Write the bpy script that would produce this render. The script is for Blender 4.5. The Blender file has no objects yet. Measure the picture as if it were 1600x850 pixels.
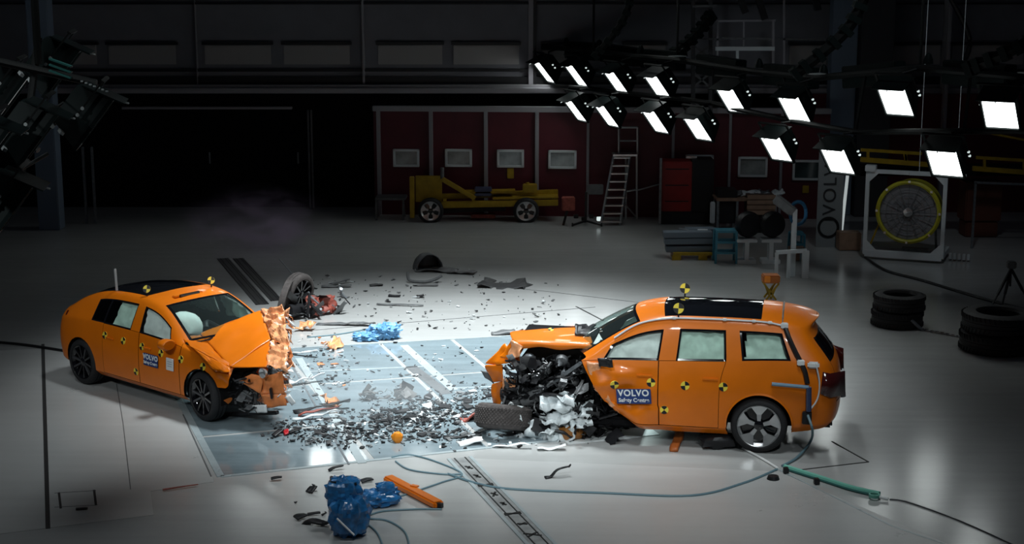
import bpy, bmesh, math, random
import numpy as np
from mathutils import Vector, Matrix, noise
from mathutils.bvhtree import BVHTree

SC = bpy.context.scene
COL = SC.collection
R_ = math.radians
# ------------------------------------------------------------------ camera
F = 2400.0; CAM_H = 6.7
PITCH = math.atan(485.0 / F); CP, SP = math.cos(PITCH), math.sin(PITCH)
cd = bpy.data.cameras.new('camera'); cam = bpy.data.objects.new('camera', cd); COL.objects.link(cam)
cam.location = (0, 0, CAM_H); cam.rotation_euler = (math.pi / 2 - PITCH, 0, 0)
cd.sensor_width = 36.0; cd.lens = 36.0 * F / 1600.0; cd.clip_end = 300
SC.camera = cam
# ------------------------------------------------------------------ world, lights, exposure
SC.view_settings.view_transform = 'Standard'; SC.view_settings.look = 'None'
SC.view_settings.gamma = 1.0; SC.view_settings.use_curve_mapping = False
SC.view_settings.exposure = 0.0
w = bpy.data.worlds.new('world'); SC.world = w; w.use_nodes = True
bg = w.node_tree.nodes['Background']; bg.inputs[0].default_value = (0.55, 0.62, 0.8, 1); bg.inputs[1].default_value = 0.014
SC.cycles.max_bounces = 6; SC.cycles.transparent_max_bounces = 12; SC.cycles.volume_bounces = 1
SC.cycles.sample_clamp_indirect = 4.0; SC.cycles.caustics_reflective = False; SC.cycles.caustics_refractive = False

def spot(name, loc, target, energy, angle, blend=0.8, size=1.2, col=(1, 1, 1)):
    l = bpy.data.lights.new(name, 'SPOT'); l.energy = energy; l.spot_size = R_(angle); l.spot_blend = blend
    l.shadow_soft_size = size; l.color = col
    o = bpy.data.objects.new(name, l); COL.objects.link(o); o.location = loc
    o.rotation_euler = (Vector(target) - Vector(loc)).to_track_quat('-Z', 'Y').to_euler()
    return o
COOL = (0.90, 0.98, 1.0)
spot('overhead_floodlight', (-0.6, 25.2, 15.0), (-0.6, 25.7, 0), 29000, 53, 1.0, 1.6, COOL)
spot('overhead_floodlight', (2.5, 17.0, 13.0), (1.2, 19.6, 0), 2500, 54, 1.0, 1.5, COOL)
spot('overhead_floodlight', (-7.5, 17.0, 13.0), (-4.5, 22.0, 0), 1300, 60, 1.0, 1.5, COOL)
spot('workshop_fill', (7.5, 27.0, 11.0), (7.6, 35.0, 0.5), 480, 52, 1.0, 0.6, (0.85, 0.95, 1.0))  # added fill, no such lamp known: lifts the fan frame and white stands
spot('front_fill', (-3.0, 6.0, 12.0), (-0.8, 21.8, 0.6), 3700, 26, 1.0, 0.5, COOL)  # these three are unseen fill spots, added to brighten the near car sides
spot('front_fill', (4.0, 6.0, 12.0), (1.4, 21.4, 0.6), 2800, 26, 1.0, 0.5, COOL)
spot('front_fill', (-10.0, 9.0, 10.0), (-5.3, 22.6, 0.9), 2300, 24, 1.0, 0.4, COOL)  # added fill for the sedan's near side and its airbags
spot('gantry_fill', (2.5, 31.0, 9.5), (5.4, 39.3, 4.6), 170, 26, 1.0, 0.3, (0.85, 0.95, 1.0))  # added fill with no lamp of its own, brightens the gantry rails
LAMP_EMIT = 5.0

# ------------------------------------------------------------------ survey: photo pixel -> place in the hall
def ray(px, py):
    a = (px - 800) / F; b = (py - 425) / F
    return Vector((a, CP - b * SP, -SP - b * CP))
def gp(px, py, z=0.0):
    d = ray(px, py); t = (z - CAM_H) / d.z
    return Vector((d.x * t, d.y * t, z))
def P(px, py, Y):
    d = ray(px, py); t = Y / d.y
    return Vector((d.x * t, Y, CAM_H + d.z * t))

# ------------------------------------------------------------------ materials
def nodes(m):
    m.use_nodes = True
    return m.node_tree.nodes, m.node_tree.links
MATS = {}
def mat(name, col, rough=0.5, metal=0.0, coat=0.0, spec=0.5, noise_amt=0.0, noise_scale=20, bump=0.0, trans=0.0, alpha=1.0, emit=None, estr=0):
    if name in MATS: return MATS[name]
    m = bpy.data.materials.new(name); n, l = nodes(m); b = n['Principled BSDF']
    b.inputs['Base Color'].default_value = (*col, 1); b.inputs['Roughness'].default_value = rough
    b.inputs['Metallic'].default_value = metal; b.inputs['Coat Weight'].default_value = coat; b.inputs['Coat Roughness'].default_value = 0.05
    b.inputs['Specular IOR Level'].default_value = spec
    b.inputs['Transmission Weight'].default_value = trans; b.inputs['Alpha'].default_value = alpha
    if emit: b.inputs['Emission Color'].default_value = (*emit, 1); b.inputs['Emission Strength'].default_value = estr
    if noise_amt or bump:
        tc = n.new('ShaderNodeTexCoord'); tx = n.new('ShaderNodeTexNoise'); tx.inputs['Scale'].default_value = noise_scale; tx.inputs['Detail'].default_value = 6
        l.new(tc.outputs['Object'], tx.inputs['Vector'])
        if noise_amt:
            mr = n.new('ShaderNodeMapRange'); mr.inputs[1].default_value = 0.3; mr.inputs[2].default_value = 0.7
            mr.inputs[3].default_value = 1 - noise_amt; mr.inputs[4].default_value = 1 + noise_amt
            l.new(tx.outputs[0], mr.inputs[0])
            mx = n.new('ShaderNodeMix'); mx.data_type = 'RGBA'; mx.blend_type = 'MULTIPLY'; mx.inputs[0].default_value = 1
            mx.inputs[6].default_value = (*col, 1); l.new(mr.outputs[0], mx.inputs[7]); l.new(mx.outputs[2], b.inputs['Base Color'])
        if bump:
            bp = n.new('ShaderNodeBump'); bp.inputs['Strength'].default_value = bump; bp.inputs['Distance'].default_value = 0.02
            l.new(tx.outputs[0], bp.inputs['Height']); l.new(bp.outputs[0], b.inputs['Normal'])
    MATS[name] = m; return m

def glass_mat(name, tint, reflect=0.12, opac=0.0, opcol=(0.3, 0.35, 0.35)):
    if name in MATS: return MATS[name]
    m = bpy.data.materials.new(name); n, l = nodes(m); n.remove(n['Principled BSDF']); out = n['Material Output']
    tr = n.new('ShaderNodeBsdfTransparent'); tr.inputs[0].default_value = (*tint, 1)
    gl = n.new('ShaderNodeBsdfGlossy'); gl.inputs[1].default_value = 0.03
    df = n.new('ShaderNodeBsdfDiffuse'); df.inputs[0].default_value = (*opcol, 1)
    mx0 = n.new('ShaderNodeMixShader'); mx0.inputs[0].default_value = opac
    l.new(tr.outputs[0], mx0.inputs[1]); l.new(df.outputs[0], mx0.inputs[2])
    lw = n.new('ShaderNodeLayerWeight'); lw.inputs[0].default_value = 0.5
    pw = n.new('ShaderNodeMath'); pw.operation = 'POWER'; pw.inputs[1].default_value = 5.0; l.new(lw.outputs['Facing'], pw.inputs[0])
    ad = n.new('ShaderNodeMath'); ad.operation = 'MULTIPLY_ADD'; ad.use_clamp = True; ad.inputs[1].default_value = 0.8; ad.inputs[2].default_value = reflect
    l.new(pw.outputs[0], ad.inputs[0])
    mx = n.new('ShaderNodeMixShader'); l.new(ad.outputs[0], mx.inputs[0]); l.new(mx0.outputs[0], mx.inputs[1]); l.new(gl.outputs[0], mx.inputs[2])
    l.new(mx.outputs[0], out.inputs[0]); MATS[name] = m; return m

def floor_mat(name, base, rough, stain=0.18, spec=0.5):
    m = bpy.data.materials.new(name); n, l = nodes(m); b = n['Principled BSDF']
    tc = n.new('ShaderNodeTexCoord')
    n1 = n.new('ShaderNodeTexNoise'); n1.inputs['Scale'].default_value = 0.35; n1.inputs['Detail'].default_value = 8; n1.inputs['Roughness'].default_value = 0.65
    n2 = n.new('ShaderNodeTexNoise'); n2.inputs['Scale'].default_value = 6.0; n2.inputs['Detail'].default_value = 8; n2.inputs['Roughness'].default_value = 0.7
    mp = n.new('ShaderNodeMapping'); mp.inputs['Rotation'].default_value = (0, 0, 0.33); mp.inputs['Scale'].default_value = (0.25, 2.2, 1)
    n3 = n.new('ShaderNodeTexNoise'); n3.inputs['Scale'].default_value = 2.0; n3.inputs['Detail'].default_value = 6
    l.new(tc.outputs['Object'], n1.inputs['Vector']); l.new(tc.outputs['Object'], n2.inputs['Vector']); l.new(tc.outputs['Object'], mp.inputs[0]); l.new(mp.outputs[0], n3.inputs['Vector'])
    a1 = n.new('ShaderNodeMath'); a1.operation = 'ADD'; l.new(n1.outputs[0], a1.inputs[0]); l.new(n3.outputs[0], a1.inputs[1])
    a2 = n.new('ShaderNodeMath'); a2.operation = 'MULTIPLY_ADD'; a2.inputs[1].default_value = 0.35; l.new(n2.outputs[0], a2.inputs[0]); l.new(a1.outputs[0], a2.inputs[2])
    mr = n.new('ShaderNodeMapRange'); mr.inputs[1].default_value = 0.6; mr.inputs[2].default_value = 1.75; mr.inputs[3].default_value = 1 - stain; mr.inputs[4].default_value = 1 + stain * 0.6
    l.new(a2.outputs[0], mr.inputs[0])
    mx = n.new('ShaderNodeMix'); mx.data_type = 'RGBA'; mx.blend_type = 'MULTIPLY'; mx.inputs[0].default_value = 1; mx.inputs[6].default_value = (*base, 1)
    l.new(mr.outputs[0], mx.inputs[7]); l.new(mx.outputs[2], b.inputs['Base Color'])
    r2 = n.new('ShaderNodeMapRange'); r2.inputs[1].default_value = 0.1; r2.inputs[2].default_value = 0.9; r2.inputs[3].default_value = rough * 0.75; r2.inputs[4].default_value = rough * 1.3
    l.new(n1.outputs[0], r2.inputs[0]); l.new(r2.outputs[0], b.inputs['Roughness']); b.inputs['Specular IOR Level'].default_value = spec
    return m

ORANGE = mat('orange_paint', (0.71, 0.165, 0.003), 0.36, 0.0, 0.3, 0.3, 0.05, 3)
ORANGE_IN = mat('orange_underside', (0.72, 0.22, 0.06), 0.5, 0, 0.15, 0.4, 0.15, 9)
PINK = mat('crumpled_orange_highlit', (0.88, 0.40, 0.19), 0.26, 0.0, 0.8, 0.6, 0.35, 9)  # body orange lightened, bright highlights on the folds put into the colour
BLACK = mat('black_plastic', (0.012, 0.012, 0.014), 0.45, 0, 0, 0.4)
GLOSSBLACK = mat('gloss_black', (0.006, 0.006, 0.008), 0.08, 0, 0.6)
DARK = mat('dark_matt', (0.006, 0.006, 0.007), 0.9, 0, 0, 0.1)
RUBBER = mat('tyre_rubber', (0.016, 0.016, 0.018), 0.7, 0, 0, 0.4, 0.2, 30, 0.2)
RUBBER_DUST = mat('dusty_tyre_rubber', (0.075, 0.066, 0.064), 0.85, 0, 0, 0.3, 0.25, 18, 0.2)
ALU = mat('brushed_aluminium', (0.62, 0.63, 0.64), 0.32, 0.9)
STEEL = mat('dull_steel', (0.25, 0.27, 0.29), 0.45, 0.7, 0, 0.5, 0.2, 14)
WHITE = mat('white_plastic', (0.78, 0.80, 0.80), 0.45)
WHITEM = mat('white_painted_metal', (0.62, 0.66, 0.68), 0.45)
GREY = mat('grey_plastic', (0.11, 0.115, 0.12), 0.5, 0, 0, 0.5, 0.2, 10)
FABRIC = mat('airbag_fabric', (0.88, 0.92, 0.90), 0.8, 0, 0, 0.2, 0.08, 9)
FABRIC_G = mat('airbag_fabric_tinted', (0.66, 0.84, 0.74), 0.8, 0, 0, 0.2, 0.12, 9)
YELLOW = mat('marker_yellow', (0.85, 0.66, 0.06), 0.5)
BLUE = mat('blue_sheet_plastic', (0.02, 0.15, 0.38), 0.25, 0, 0.4, 0.6, 0.4, 9, 0.9)
PALEBLUE = mat('dusty_blue_plastic', (0.12, 0.30, 0.52), 0.5, 0, 0, 0.5, 0.3, 10)
SIGNBLUE = mat('sign_blue', (0.012, 0.04, 0.17), 0.4)
HOSE = mat('blue_grey_hose', (0.13, 0.22, 0.26), 0.5)
MINT = mat('mint_plastic', (0.16, 0.48, 0.38), 0.5)
RED = mat('red_paint', (0.30, 0.012, 0.012), 0.5, 0, 0, 0.5, 0.15, 4)
PANELRED = mat('dark_red_panel', (0.085, 0.007, 0.016), 0.5, 0, 0, 0.4, 0.12, 2)
SLEDYEL = mat('sled_yellow', (0.36, 0.23, 0.010), 0.55, 0, 0, 0.4, 0.2, 5)
FANYEL = mat('fan_yellow', (0.50, 0.46, 0.03), 0.45)
WALLGREY = mat('wall_grey', (0.17, 0.17, 0.19), 0.7, 0, 0, 0.3, 0.06, 2)
WINPALE = mat('wall_pale_panel', (0.30, 0.285, 0.28), 0.6)
POSTGREY = mat('post_grey', (0.27, 0.26, 0.28), 0.5)
BLUECOL = mat('blue_grey_column', (0.16, 0.21, 0.28), 0.6)
TEAL = mat('teal_blue_paint', (0.05, 0.24, 0.33), 0.5)
WOOD = mat('brown_board', (0.30, 0.19, 0.13), 0.6, 0, 0, 0.4, 0.2, 6)
RUST = mat('red_brown_part', (0.30, 0.07, 0.05), 0.55, 0, 0, 0.4, 0.3, 12)
AMBER = mat('amber_plastic', (0.85, 0.27, 0.015), 0.35)
BROWNAMB = mat('brown_amber_plastic', (0.30, 0.12, 0.025), 0.35)
SHEETGREY = mat('grey_sheet', (0.13, 0.13, 0.135), 0.6, 0, 0, 0.4, 0.25, 6)
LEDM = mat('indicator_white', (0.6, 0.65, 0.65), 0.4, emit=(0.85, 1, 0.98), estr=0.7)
LEDDIM = mat('indicator_grey', (0.35, 0.38, 0.38), 0.4)
LENS = mat('lit_lamp_lens', (0.9, 0.9, 0.9), 0.4, emit=(0.93, 1.0, 0.99), estr=LAMP_EMIT)
LENSHIGH = mat('lit_high_lamp_lens', (0.9, 0.9, 0.9), 0.4, emit=(0.93, 1.0, 0.99), estr=8.0)
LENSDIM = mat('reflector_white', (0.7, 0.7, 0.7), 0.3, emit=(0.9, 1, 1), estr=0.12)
HOUSING = mat('lamp_housing', (0.002, 0.006, 0.006), 0.55, 0.0, 0, 0.15)
DARKGREEN = mat('dark_truss', (0.004, 0.005, 0.005), 0.6, 0.0, 0, 0.2)
GLASS_P = glass_mat('car_glass', (0.90, 0.96, 0.94), 0.05)
GLASS_W = glass_mat('windscreen_glass', (0.80, 0.92, 0.89), 0.08, 0.05, (0.25, 0.33, 0.33))
GLASS_D = mat('dark_roof_glass', (0.004, 0.005, 0.007), 0.04, 0, 0.8)
PITGLASS = floor_mat('pit_glass', (0.23, 0.29, 0.32), 0.085, 0.5, 0.8)
FLOORM = floor_mat('floor_paint', (0.42, 0.425, 0.42), 0.20, 0.16, 0.42)
PLATEM = floor_mat('floor_plate_paint', (0.47, 0.475, 0.47), 0.30, 0.16, 0.42)
STRIPM = floor_mat('pit_strip_paint', (0.40, 0.46, 0.48), 0.28, 0.3)
GROOVE = mat('groove_dark', (0.02, 0.02, 0.02), 0.7)

# ------------------------------------------------------------------ object helpers
def link(name, me, parent=None):
    o = bpy.data.objects.new(name, me); COL.objects.link(o)
    if parent is not None: o.parent = parent
    return o
def tag(o, label=None, cat=None, group=None, kind=None):
    if label: o['label'] = label
    if cat: o['category'] = cat
    if group: o['group'] = group
    if kind: o['kind'] = kind
    return o
def empty(name, loc, rz=0.0, label=None, cat=None, group=None, rot=None):
    o = bpy.data.objects.new(name, None); COL.objects.link(o); o.location = loc
    o.rotation_euler = rot if rot is not None else (0, 0, rz); o.empty_display_size = 0.1
    return tag(o, label, cat, group)
def copy_tree(o, parent=None):
    c = o.copy(); COL.objects.link(c); c.parent = parent
    for ch in list(o.children): copy_tree(ch, c)
    return c
def frame(d, up=Vector((0, 0, 1))):
    d = d.normalized(); x = d.cross(up)
    if x.length < 1e-4: x = Vector((1, 0, 0))
    x.normalize(); y = d.cross(x)
    return x, y
class MB:
    def __init__(s): s.v = []; s.f = []; s.mi = []
    def add(s, vs, fs, m=0):
        n = len(s.v); s.v += [tuple(v) for v in vs]
        for f in fs: s.f.append([i + n for i in f]); s.mi.append(m)
        return s
    def box(s, c, size, M=None, m=0):
        hx, hy, hz = size[0] / 2, size[1] / 2, size[2] / 2
        vs = [Vector((x, y, z)) for x in (-hx, hx) for y in (-hy, hy) for z in (-hz, hz)]
        if M is not None: vs = [M @ v for v in vs]
        c = Vector(c)
        return s.add([v + c for v in vs], [(0, 1, 3, 2), (4, 6, 7, 5), (0, 4, 5, 1), (2, 3, 7, 6), (0, 2, 6, 4), (1, 5, 7, 3)], m)
    def bar(s, p, q, w_, h_=None, m=0, up=Vector((0, 0, 1))):
        p, q = Vector(p), Vector(q); h_ = h_ or w_; x, y = frame(q - p, up)
        vs = [b + x * a * w_ / 2 + y * e * h_ / 2 for b in (p, q) for a, e in ((-1, -1), (1, -1), (1, 1), (-1, 1))]
        return s.add(vs, [(3, 2, 1, 0), (4, 5, 6, 7), (0, 1, 5, 4), (1, 2, 6, 5), (2, 3, 7, 6), (3, 0, 4, 7)], m)
    def tube(s, pts, r, seg=8, m=0, caps=True):
        pts = [Vector(p) for p in pts]; rings = []; n = len(pts)
        for i, p in enumerate(pts):
            d = (pts[min(i + 1, n - 1)] - pts[max(i - 1, 0)])
            x, y = frame(d); rr = r[i] if isinstance(r, (list, tuple)) else r
            rings.append([p + (x * math.cos(a) + y * math.sin(a)) * rr for a in [2 * math.pi * k / seg for k in range(seg)]])
        vs = [v for rg in rings for v in rg]
        fs = [(i * seg + k, i * seg + (k + 1) % seg, (i + 1) * seg + (k + 1) % seg, (i + 1) * seg + k) for i in range(n - 1) for k in range(seg)]
        if caps: fs += [tuple(range(seg))[::-1], tuple((n - 1) * seg + k for k in range(seg))]
        return s.add(vs, fs, m)
    def lathe(s, prof, M=None, seg=32, m=0, closed=False):
        """prof: (radius, offset along local y)"""
        vs = []; n = len(prof)
        for k in range(seg):
            a = 2 * math.pi * k / seg
            for r, h in prof:
                v = Vector((r * math.cos(a), h, r * math.sin(a))); vs.append(M @ v if M is not None else v)
        fs = []
        for k in range(seg):
            for i in range(n if closed else n - 1):
                j = (i + 1) % n
                fs.append((k * n + i, k * n + j, ((k + 1) % seg) * n + j, ((k + 1) % seg) * n + i))
        return s.add(vs, fs, m)
    def prism(s, poly, d, m=0):
        """poly: 3-D points of one face; d: extrusion vector"""
        n = len(poly); a = [Vector(p) for p in poly]; d = Vector(d)
        return s.add(a + [p + d for p in a], [tuple(range(n))[::-1], tuple(range(n, 2 * n))] + [(i, (i + 1) % n, (i + 1) % n + n, i + n) for i in range(n)], m)
    def build(s, name, mats, parent=None, smooth=35, bevel=0, sub=0, solid=0):
        me = bpy.data.meshes.new(name); me.from_pydata(s.v, [], s.f); me.validate()
        for mm in (mats if isinstance(mats, (list, tuple)) else [mats]): me.materials.append(mm)
        if len(me.polygons) == len(s.mi): me.polygons.foreach_set('material_index', s.mi)
        bm = bmesh.new(); bm.from_mesh(me); bmesh.ops.recalc_face_normals(bm, faces=bm.faces)
        if bevel:
            es = [e for e in bm.edges if len(e.link_faces) == 2 and e.calc_face_angle(0) > 0.6]
            bmesh.ops.bevel(bm, geom=es, offset=bevel, segments=2, affect='EDGES', clamp_overlap=True)
        bm.to_mesh(me); bm.free()
        if smooth:
            me.polygons.foreach_set('use_smooth', [True] * len(me.polygons)); me.set_sharp_from_angle(angle=R_(smooth))
        o = link(name, me, parent)
        if sub: md = o.modifiers.new('subdivision', 'SUBSURF'); md.levels = sub; md.render_levels = sub
        if solid: md = o.modifiers.new('solidify', 'SOLIDIFY'); md.thickness = solid; md.offset = 0
        return o
def spline(pts, n=8):
    pts = [Vector(p) for p in pts]; out = []
    for i in range(len(pts) - 1):
        p0, p1, p2, p3 = pts[max(i - 1, 0)], pts[i], pts[i + 1], pts[min(i + 2, len(pts) - 1)]
        for k in range(n):
            t = k / n
            out.append(0.5 * ((2 * p1) + (p2 - p0) * t + (2 * p0 - 5 * p1 + 4 * p2 - p3) * t * t + (3 * p1 - p0 - 3 * p2 + p3) * t ** 3))
    return out + [pts[-1]]
def nz(x, y=0, z=0): return noise.noise(Vector((x, y, z)))

# crumpled sheet: a patch spanned by four corners, folded by ridged noise
def crumple(mb, c00, c10, c11, c01, nu=14, nv=10, amp=0.06, freq=5.0, seed=0, m=0, ragged=0.0, sharp=True):
    c00, c10, c11, c01 = [Vector(c) for c in (c00, c10, c11, c01)]
    nrm = (c10 - c00).cross(c01 - c00)
    if nrm.length < 1e-6: nrm = Vector((0, 0, 1))
    nrm.normalize(); vs = []
    for j in range(nv + 1):
        for i in range(nu + 1):
            u, v = i / nu, j / nv
            p = (c00 * (1 - u) + c10 * u) * (1 - v) + (c01 * (1 - u) + c11 * u) * v
            q = p * freq + Vector((seed * 7.3, seed * 3.1, seed))
            h = (abs(noise.noise(q)) * 2 - 0.5) if sharp else noise.noise(q)
            h += 0.5 * noise.noise(q * 2.3)
            e = min(u, 1 - u, v, 1 - v); 
            p = p + nrm * h * amp
            if ragged and e < 0.01: p = p + Vector((noise.noise(q * 1.7), noise.noise(q * 1.9 + Vector((5, 1, 2))), noise.noise(q * 1.5 + Vector((1, 9, 2))))) * ragged
            vs.append(p)
    W = nu + 1
    mb.add(vs, [(j * W + i, j * W + i + 1, (j + 1) * W + i + 1, (j + 1) * W + i) for j in range(nv) for i in range(nu)], m)
    return mb
def wreck(mb, rng, box, n, smin, smax, nm, M=None):
    """broken bits: short bars, bent plates and pipe ends inside a box (x0,x1,y0,y1,z0,z1)"""
    for _ in range(n):
        c = Vector((rng.uniform(box[0], box[1]), rng.uniform(box[2], box[3]), rng.uniform(box[4], box[5])))
        L = smin + (smax - smin) * rng.random() ** 2
        d = Vector((rng.gauss(0, 1), rng.gauss(0, 1), rng.gauss(0, 0.7))).normalized(); k = rng.random(); m = rng.randrange(nm)
        if k < 0.35: mb.bar(c - d * L / 2, c + d * L / 2, L * rng.uniform(0.08, 0.3), L * rng.uniform(0.05, 0.15), m)
        elif k < 0.6:
            b = Vector((rng.gauss(0, 1), rng.gauss(0, 1), rng.gauss(0, 1))) * L * 0.3
            mb.tube(spline([c - d * L / 2, c + b, c + d * L / 2], 3), L * rng.uniform(0.05, 0.1), 6, m)
        else:
            e = Vector((rng.gauss(0, 1), rng.gauss(0, 1), rng.gauss(0, 1))).normalized(); a = d * L / 2; b = d.cross(e).normalized() * L * rng.uniform(0.2, 0.45)
            crumple(mb, c - a - b, c + a - b, c + a + b, c - a + b, 3, 2, L * 0.18, 6 / max(L, .1), rng.random() * 9, m)
    return mb

# ================================================================== THE SETTING
floor = MB().box((0, 24, -0.15), (60, 56, 0.30)).build('floor', FLOORM, None, 0); tag(floor, kind='structure')
def slab(name, pts, m, z0=0.0, z1=0.004, parent=floor, label=None):
    o = MB().prism([Vector((p.x, p.y, z0)) for p in pts], (0, 0, z1 - z0)).build(name, m, None, 0)
    if parent is not None: o.parent = parent
    if label: o['label'] = label
    return o
def strip(name, a, b, wid, m, z0=0.0, z1=0.006, parent=floor):
    a, b = Vector((a.x, a.y, 0)), Vector((b.x, b.y, 0)); d = (b - a).normalized(); nn = Vector((-d.y, d.x, 0)) * wid / 2
    return slab(name, [a - nn, b - nn, b + nn, a + nn], m, z0, z1, parent)
# covered pit between the cars: glass panels framed by pale strips
QA, QB, QC, QD = gp(345, 745), gp(1020, 672), gp(815, 524), gp(243, 556)
def pit(u, v): return (QA * (1 - u) + QB * u) * (1 - v) + (QD * (1 - u) + QC * u) * v
US = [0.0, 0.33, 0.60, 0.80, 1.0]; VS = [0.0, 0.27, 0.62, 1.0]
for i in range(4):
    for j in range(3):
        e = 0.006
        slab('glass_panel', [pit(US[i] + e, VS[j] + e), pit(US[i + 1] - e, VS[j] + e), pit(US[i + 1] - e, VS[j + 1] - e), pit(US[i] + e, VS[j + 1] - e)], PITGLASS, 0, 0.005)
strip('pit_frame_strip', pit(0, 0), pit(1, 0), 0.07, STRIPM, 0, 0.008)
strip('pit_frame_strip', pit(0, 0), pit(0, 1), 0.10, STRIPM, 0, 0.008)
strip('pit_frame_strip', pit(0, 1), pit(1, 1), 0.05, STRIPM, 0, 0.008)
strip('pit_frame_strip', gp(566, 724), gp(467, 560), 0.12, STRIPM, 0, 0.009)
strip('pit_frame_strip', gp(545, 726), gp(452, 563), 0.03, STEEL, 0, 0.010)
strip('pit_frame_strip', gp(709, 610), gp(631, 540), 0.15, STRIPM, 0, 0.009)
strip('pit_frame_strip', gp(698, 616), gp(642, 573), 0.20, GREY, 0, 0.008)
strip('pit_frame_strip', gp(485, 581), gp(663, 573), 0.05, STRIPM, 0, 0.008)
strip('pit_frame_strip', gp(709, 607), gp(775, 604), 0.05, STRIPM, 0, 0.008)
strip('pit_frame_strip', gp(880, 688), gp(1022, 674), 0.40, mat('white_strip', (.78, .82, .82), .35, noise_amt=.12, noise_scale=4), 0, 0.014)
# paler floor plates on the left, with their seams
slab('floor_plate', [gp(*q) for q in ((70, 545), (246, 562), (333, 748), (334, 753), (235, 768), (240, 805), (76, 825))], PLATEM)
slab('floor_plate', [gp(*q) for q in ((-150, 555), (64, 545), (71, 826), (-150, 852))], PLATEM)
slab('floor_plate', [gp(*q) for q in ((722, 716), (1215, 737), (1480, 850), (1520, 900), (900, 900), (858, 850))], PLATEM)
def groove(pts, wid, m=GROOVE, z=0.0065): 
    q = [gp(*p) for p in pts]
    for a, b in zip(q, q[1:]): strip('floor_groove', a, b, wid, m, 0, z)
groove([(67, 538), (75, 826)], 0.055)
groove([(182, 600), (192, 660), (204, 765)], 0.012, GREY)
groove([(1300, 690), (1357, 722), (1245, 735)], 0.022)
groove([(1215, 733), (1395, 823), (1480, 852)], 0.03, STRIPM)
groove([(900, 479), (942, 501)], 0.03)
groove([(430, 521), (700, 499), (930, 480)], 0.015, GREY)
groove([(750, 446), (850, 455), (1000, 473)], 0.015, GREY)
groove([(437, 405), (468, 441)], 0.03, STEEL)
groove([(85, 771), (150, 767)], 0.012, GREY); groove([(85, 793), (150, 790)], 0.012, GREY)
groove([(92, 770), (95, 795)], 0.03); groove([(147, 766), (150, 790)], 0.03)
groove([(286, 648), (330, 745)], 0.02, GREY)
# sunk guide rails in the floor
def rail(a, b, wid, n):
    a, b = gp(*a), gp(*b); d = (b - a).normalized(); nn = Vector((-d.y, d.x, 0))
    strip('rail_channel', a, b, wid, mat('rail_metal', (.30, .31, .31), .45, noise_amt=.3, noise_scale=5) if n else BLACK, 0, 0.007)
    for s in (-1, 1):
        strip('rail_flange', a + nn * s * wid * 0.52, b + nn * s * wid * 0.52, wid * 0.16, STRIPM if n else BLACK, 0, 0.014)
        strip('rail_flange', a + nn * s * wid * 0.25, b + nn * s * wid * 0.25, wid * 0.06, GROOVE, 0, 0.012)
    rng = random.Random(4)
    for k in range(n):
        c = a + (b - a) * (0.12 + 0.8 * k / max(n, 1)); ang = rng.uniform(0.2, 1.4)
        for s in (-1, 1):
            h = (d * math.cos(ang) + nn * s * math.sin(ang)) * wid * rng.uniform(0.12, 0.42)
            strip('rail_clip', c - h, c + h, 0.03, GROOVE, 0.007, 0.016)
rail((718, 716), (862, 868), 0.30, 8)
rail((348, 404), (410, 476), 0.22, 0); rail((372, 404), (432, 470), 0.20, 0)

# back wall above the ledge
YB = 42.0
def wall_box(mb, x0, y0, x1, y1, Y, thick, m=0, dy=0):
    a = P(x0, y0, Y); b = P(x1, y1, Y)
    mb.box(((a.x + b.x) / 2, Y + thick / 2 + dy, (a.z + b.z) / 2), (abs(b.x - a.x), thick, abs(a.z - b.z)), None, m); return mb
zl = P(800, 138, YB).z
wb = MB().box((0, YB + 0.3, (zl + 9.5) / 2), (46, 0.3, 9.5 - zl)).build('wall_back', WALLGREY, None, 0); tag(wb, kind='structure')
def panel(name, x0, y0, x1, y1, m, th=0.05, Y=YB, parent=wb, dy=0.0):
    return wall_box(MB(), x0, y0, x1, y1, Y, th, 0, dy).build(name, m, parent, 0, 0.01)
for x0, x1 in ((78, 150), (167, 274), (318, 423), (442, 546), (590, 691), (708, 811), (848, 905), (975, 1040), (1235, 1292), (1390, 1470), (1490, 1600)):
    panel('wall_panel', x0, 71, x1, 101, WINPALE, 0.04, YB, wb, 0.1)
    wall_box(MB(), x0 - 3, 66, x1 + 3, 70, YB, 0.1).build('panel_hood', BLACK, wb, 0)
for x in (305, 567, 830): panel('pilaster', x - 4, -60, x + 3, 133, POSTGREY, 0.2, YB - 0.05)
panel('pilaster', 834, -60, 838, 133, BLACK, 0.2, YB - 0.05)
panel('cladding_rail', -300, 4, 1900, 7, BLACK, 0.1, YB + 0.02)
panel('cladding_rail', -300, 108, 1900, 112, BLACK, 0.1, YB + 0.02); panel('cladding_rail', -300, 120, 1900, 132, BLACK, 0.1, YB + 0.02)
led = MB(); wall_box(led, -300, 138, 1900, 146, YB - 0.5, 0.7); wall_box(led, -300, 133, 1900, 138, YB - 0.3, 0.5)
tag(led.build('trim_1', POSTGREY, None, 0, 0.02), kind='structure')
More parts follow.
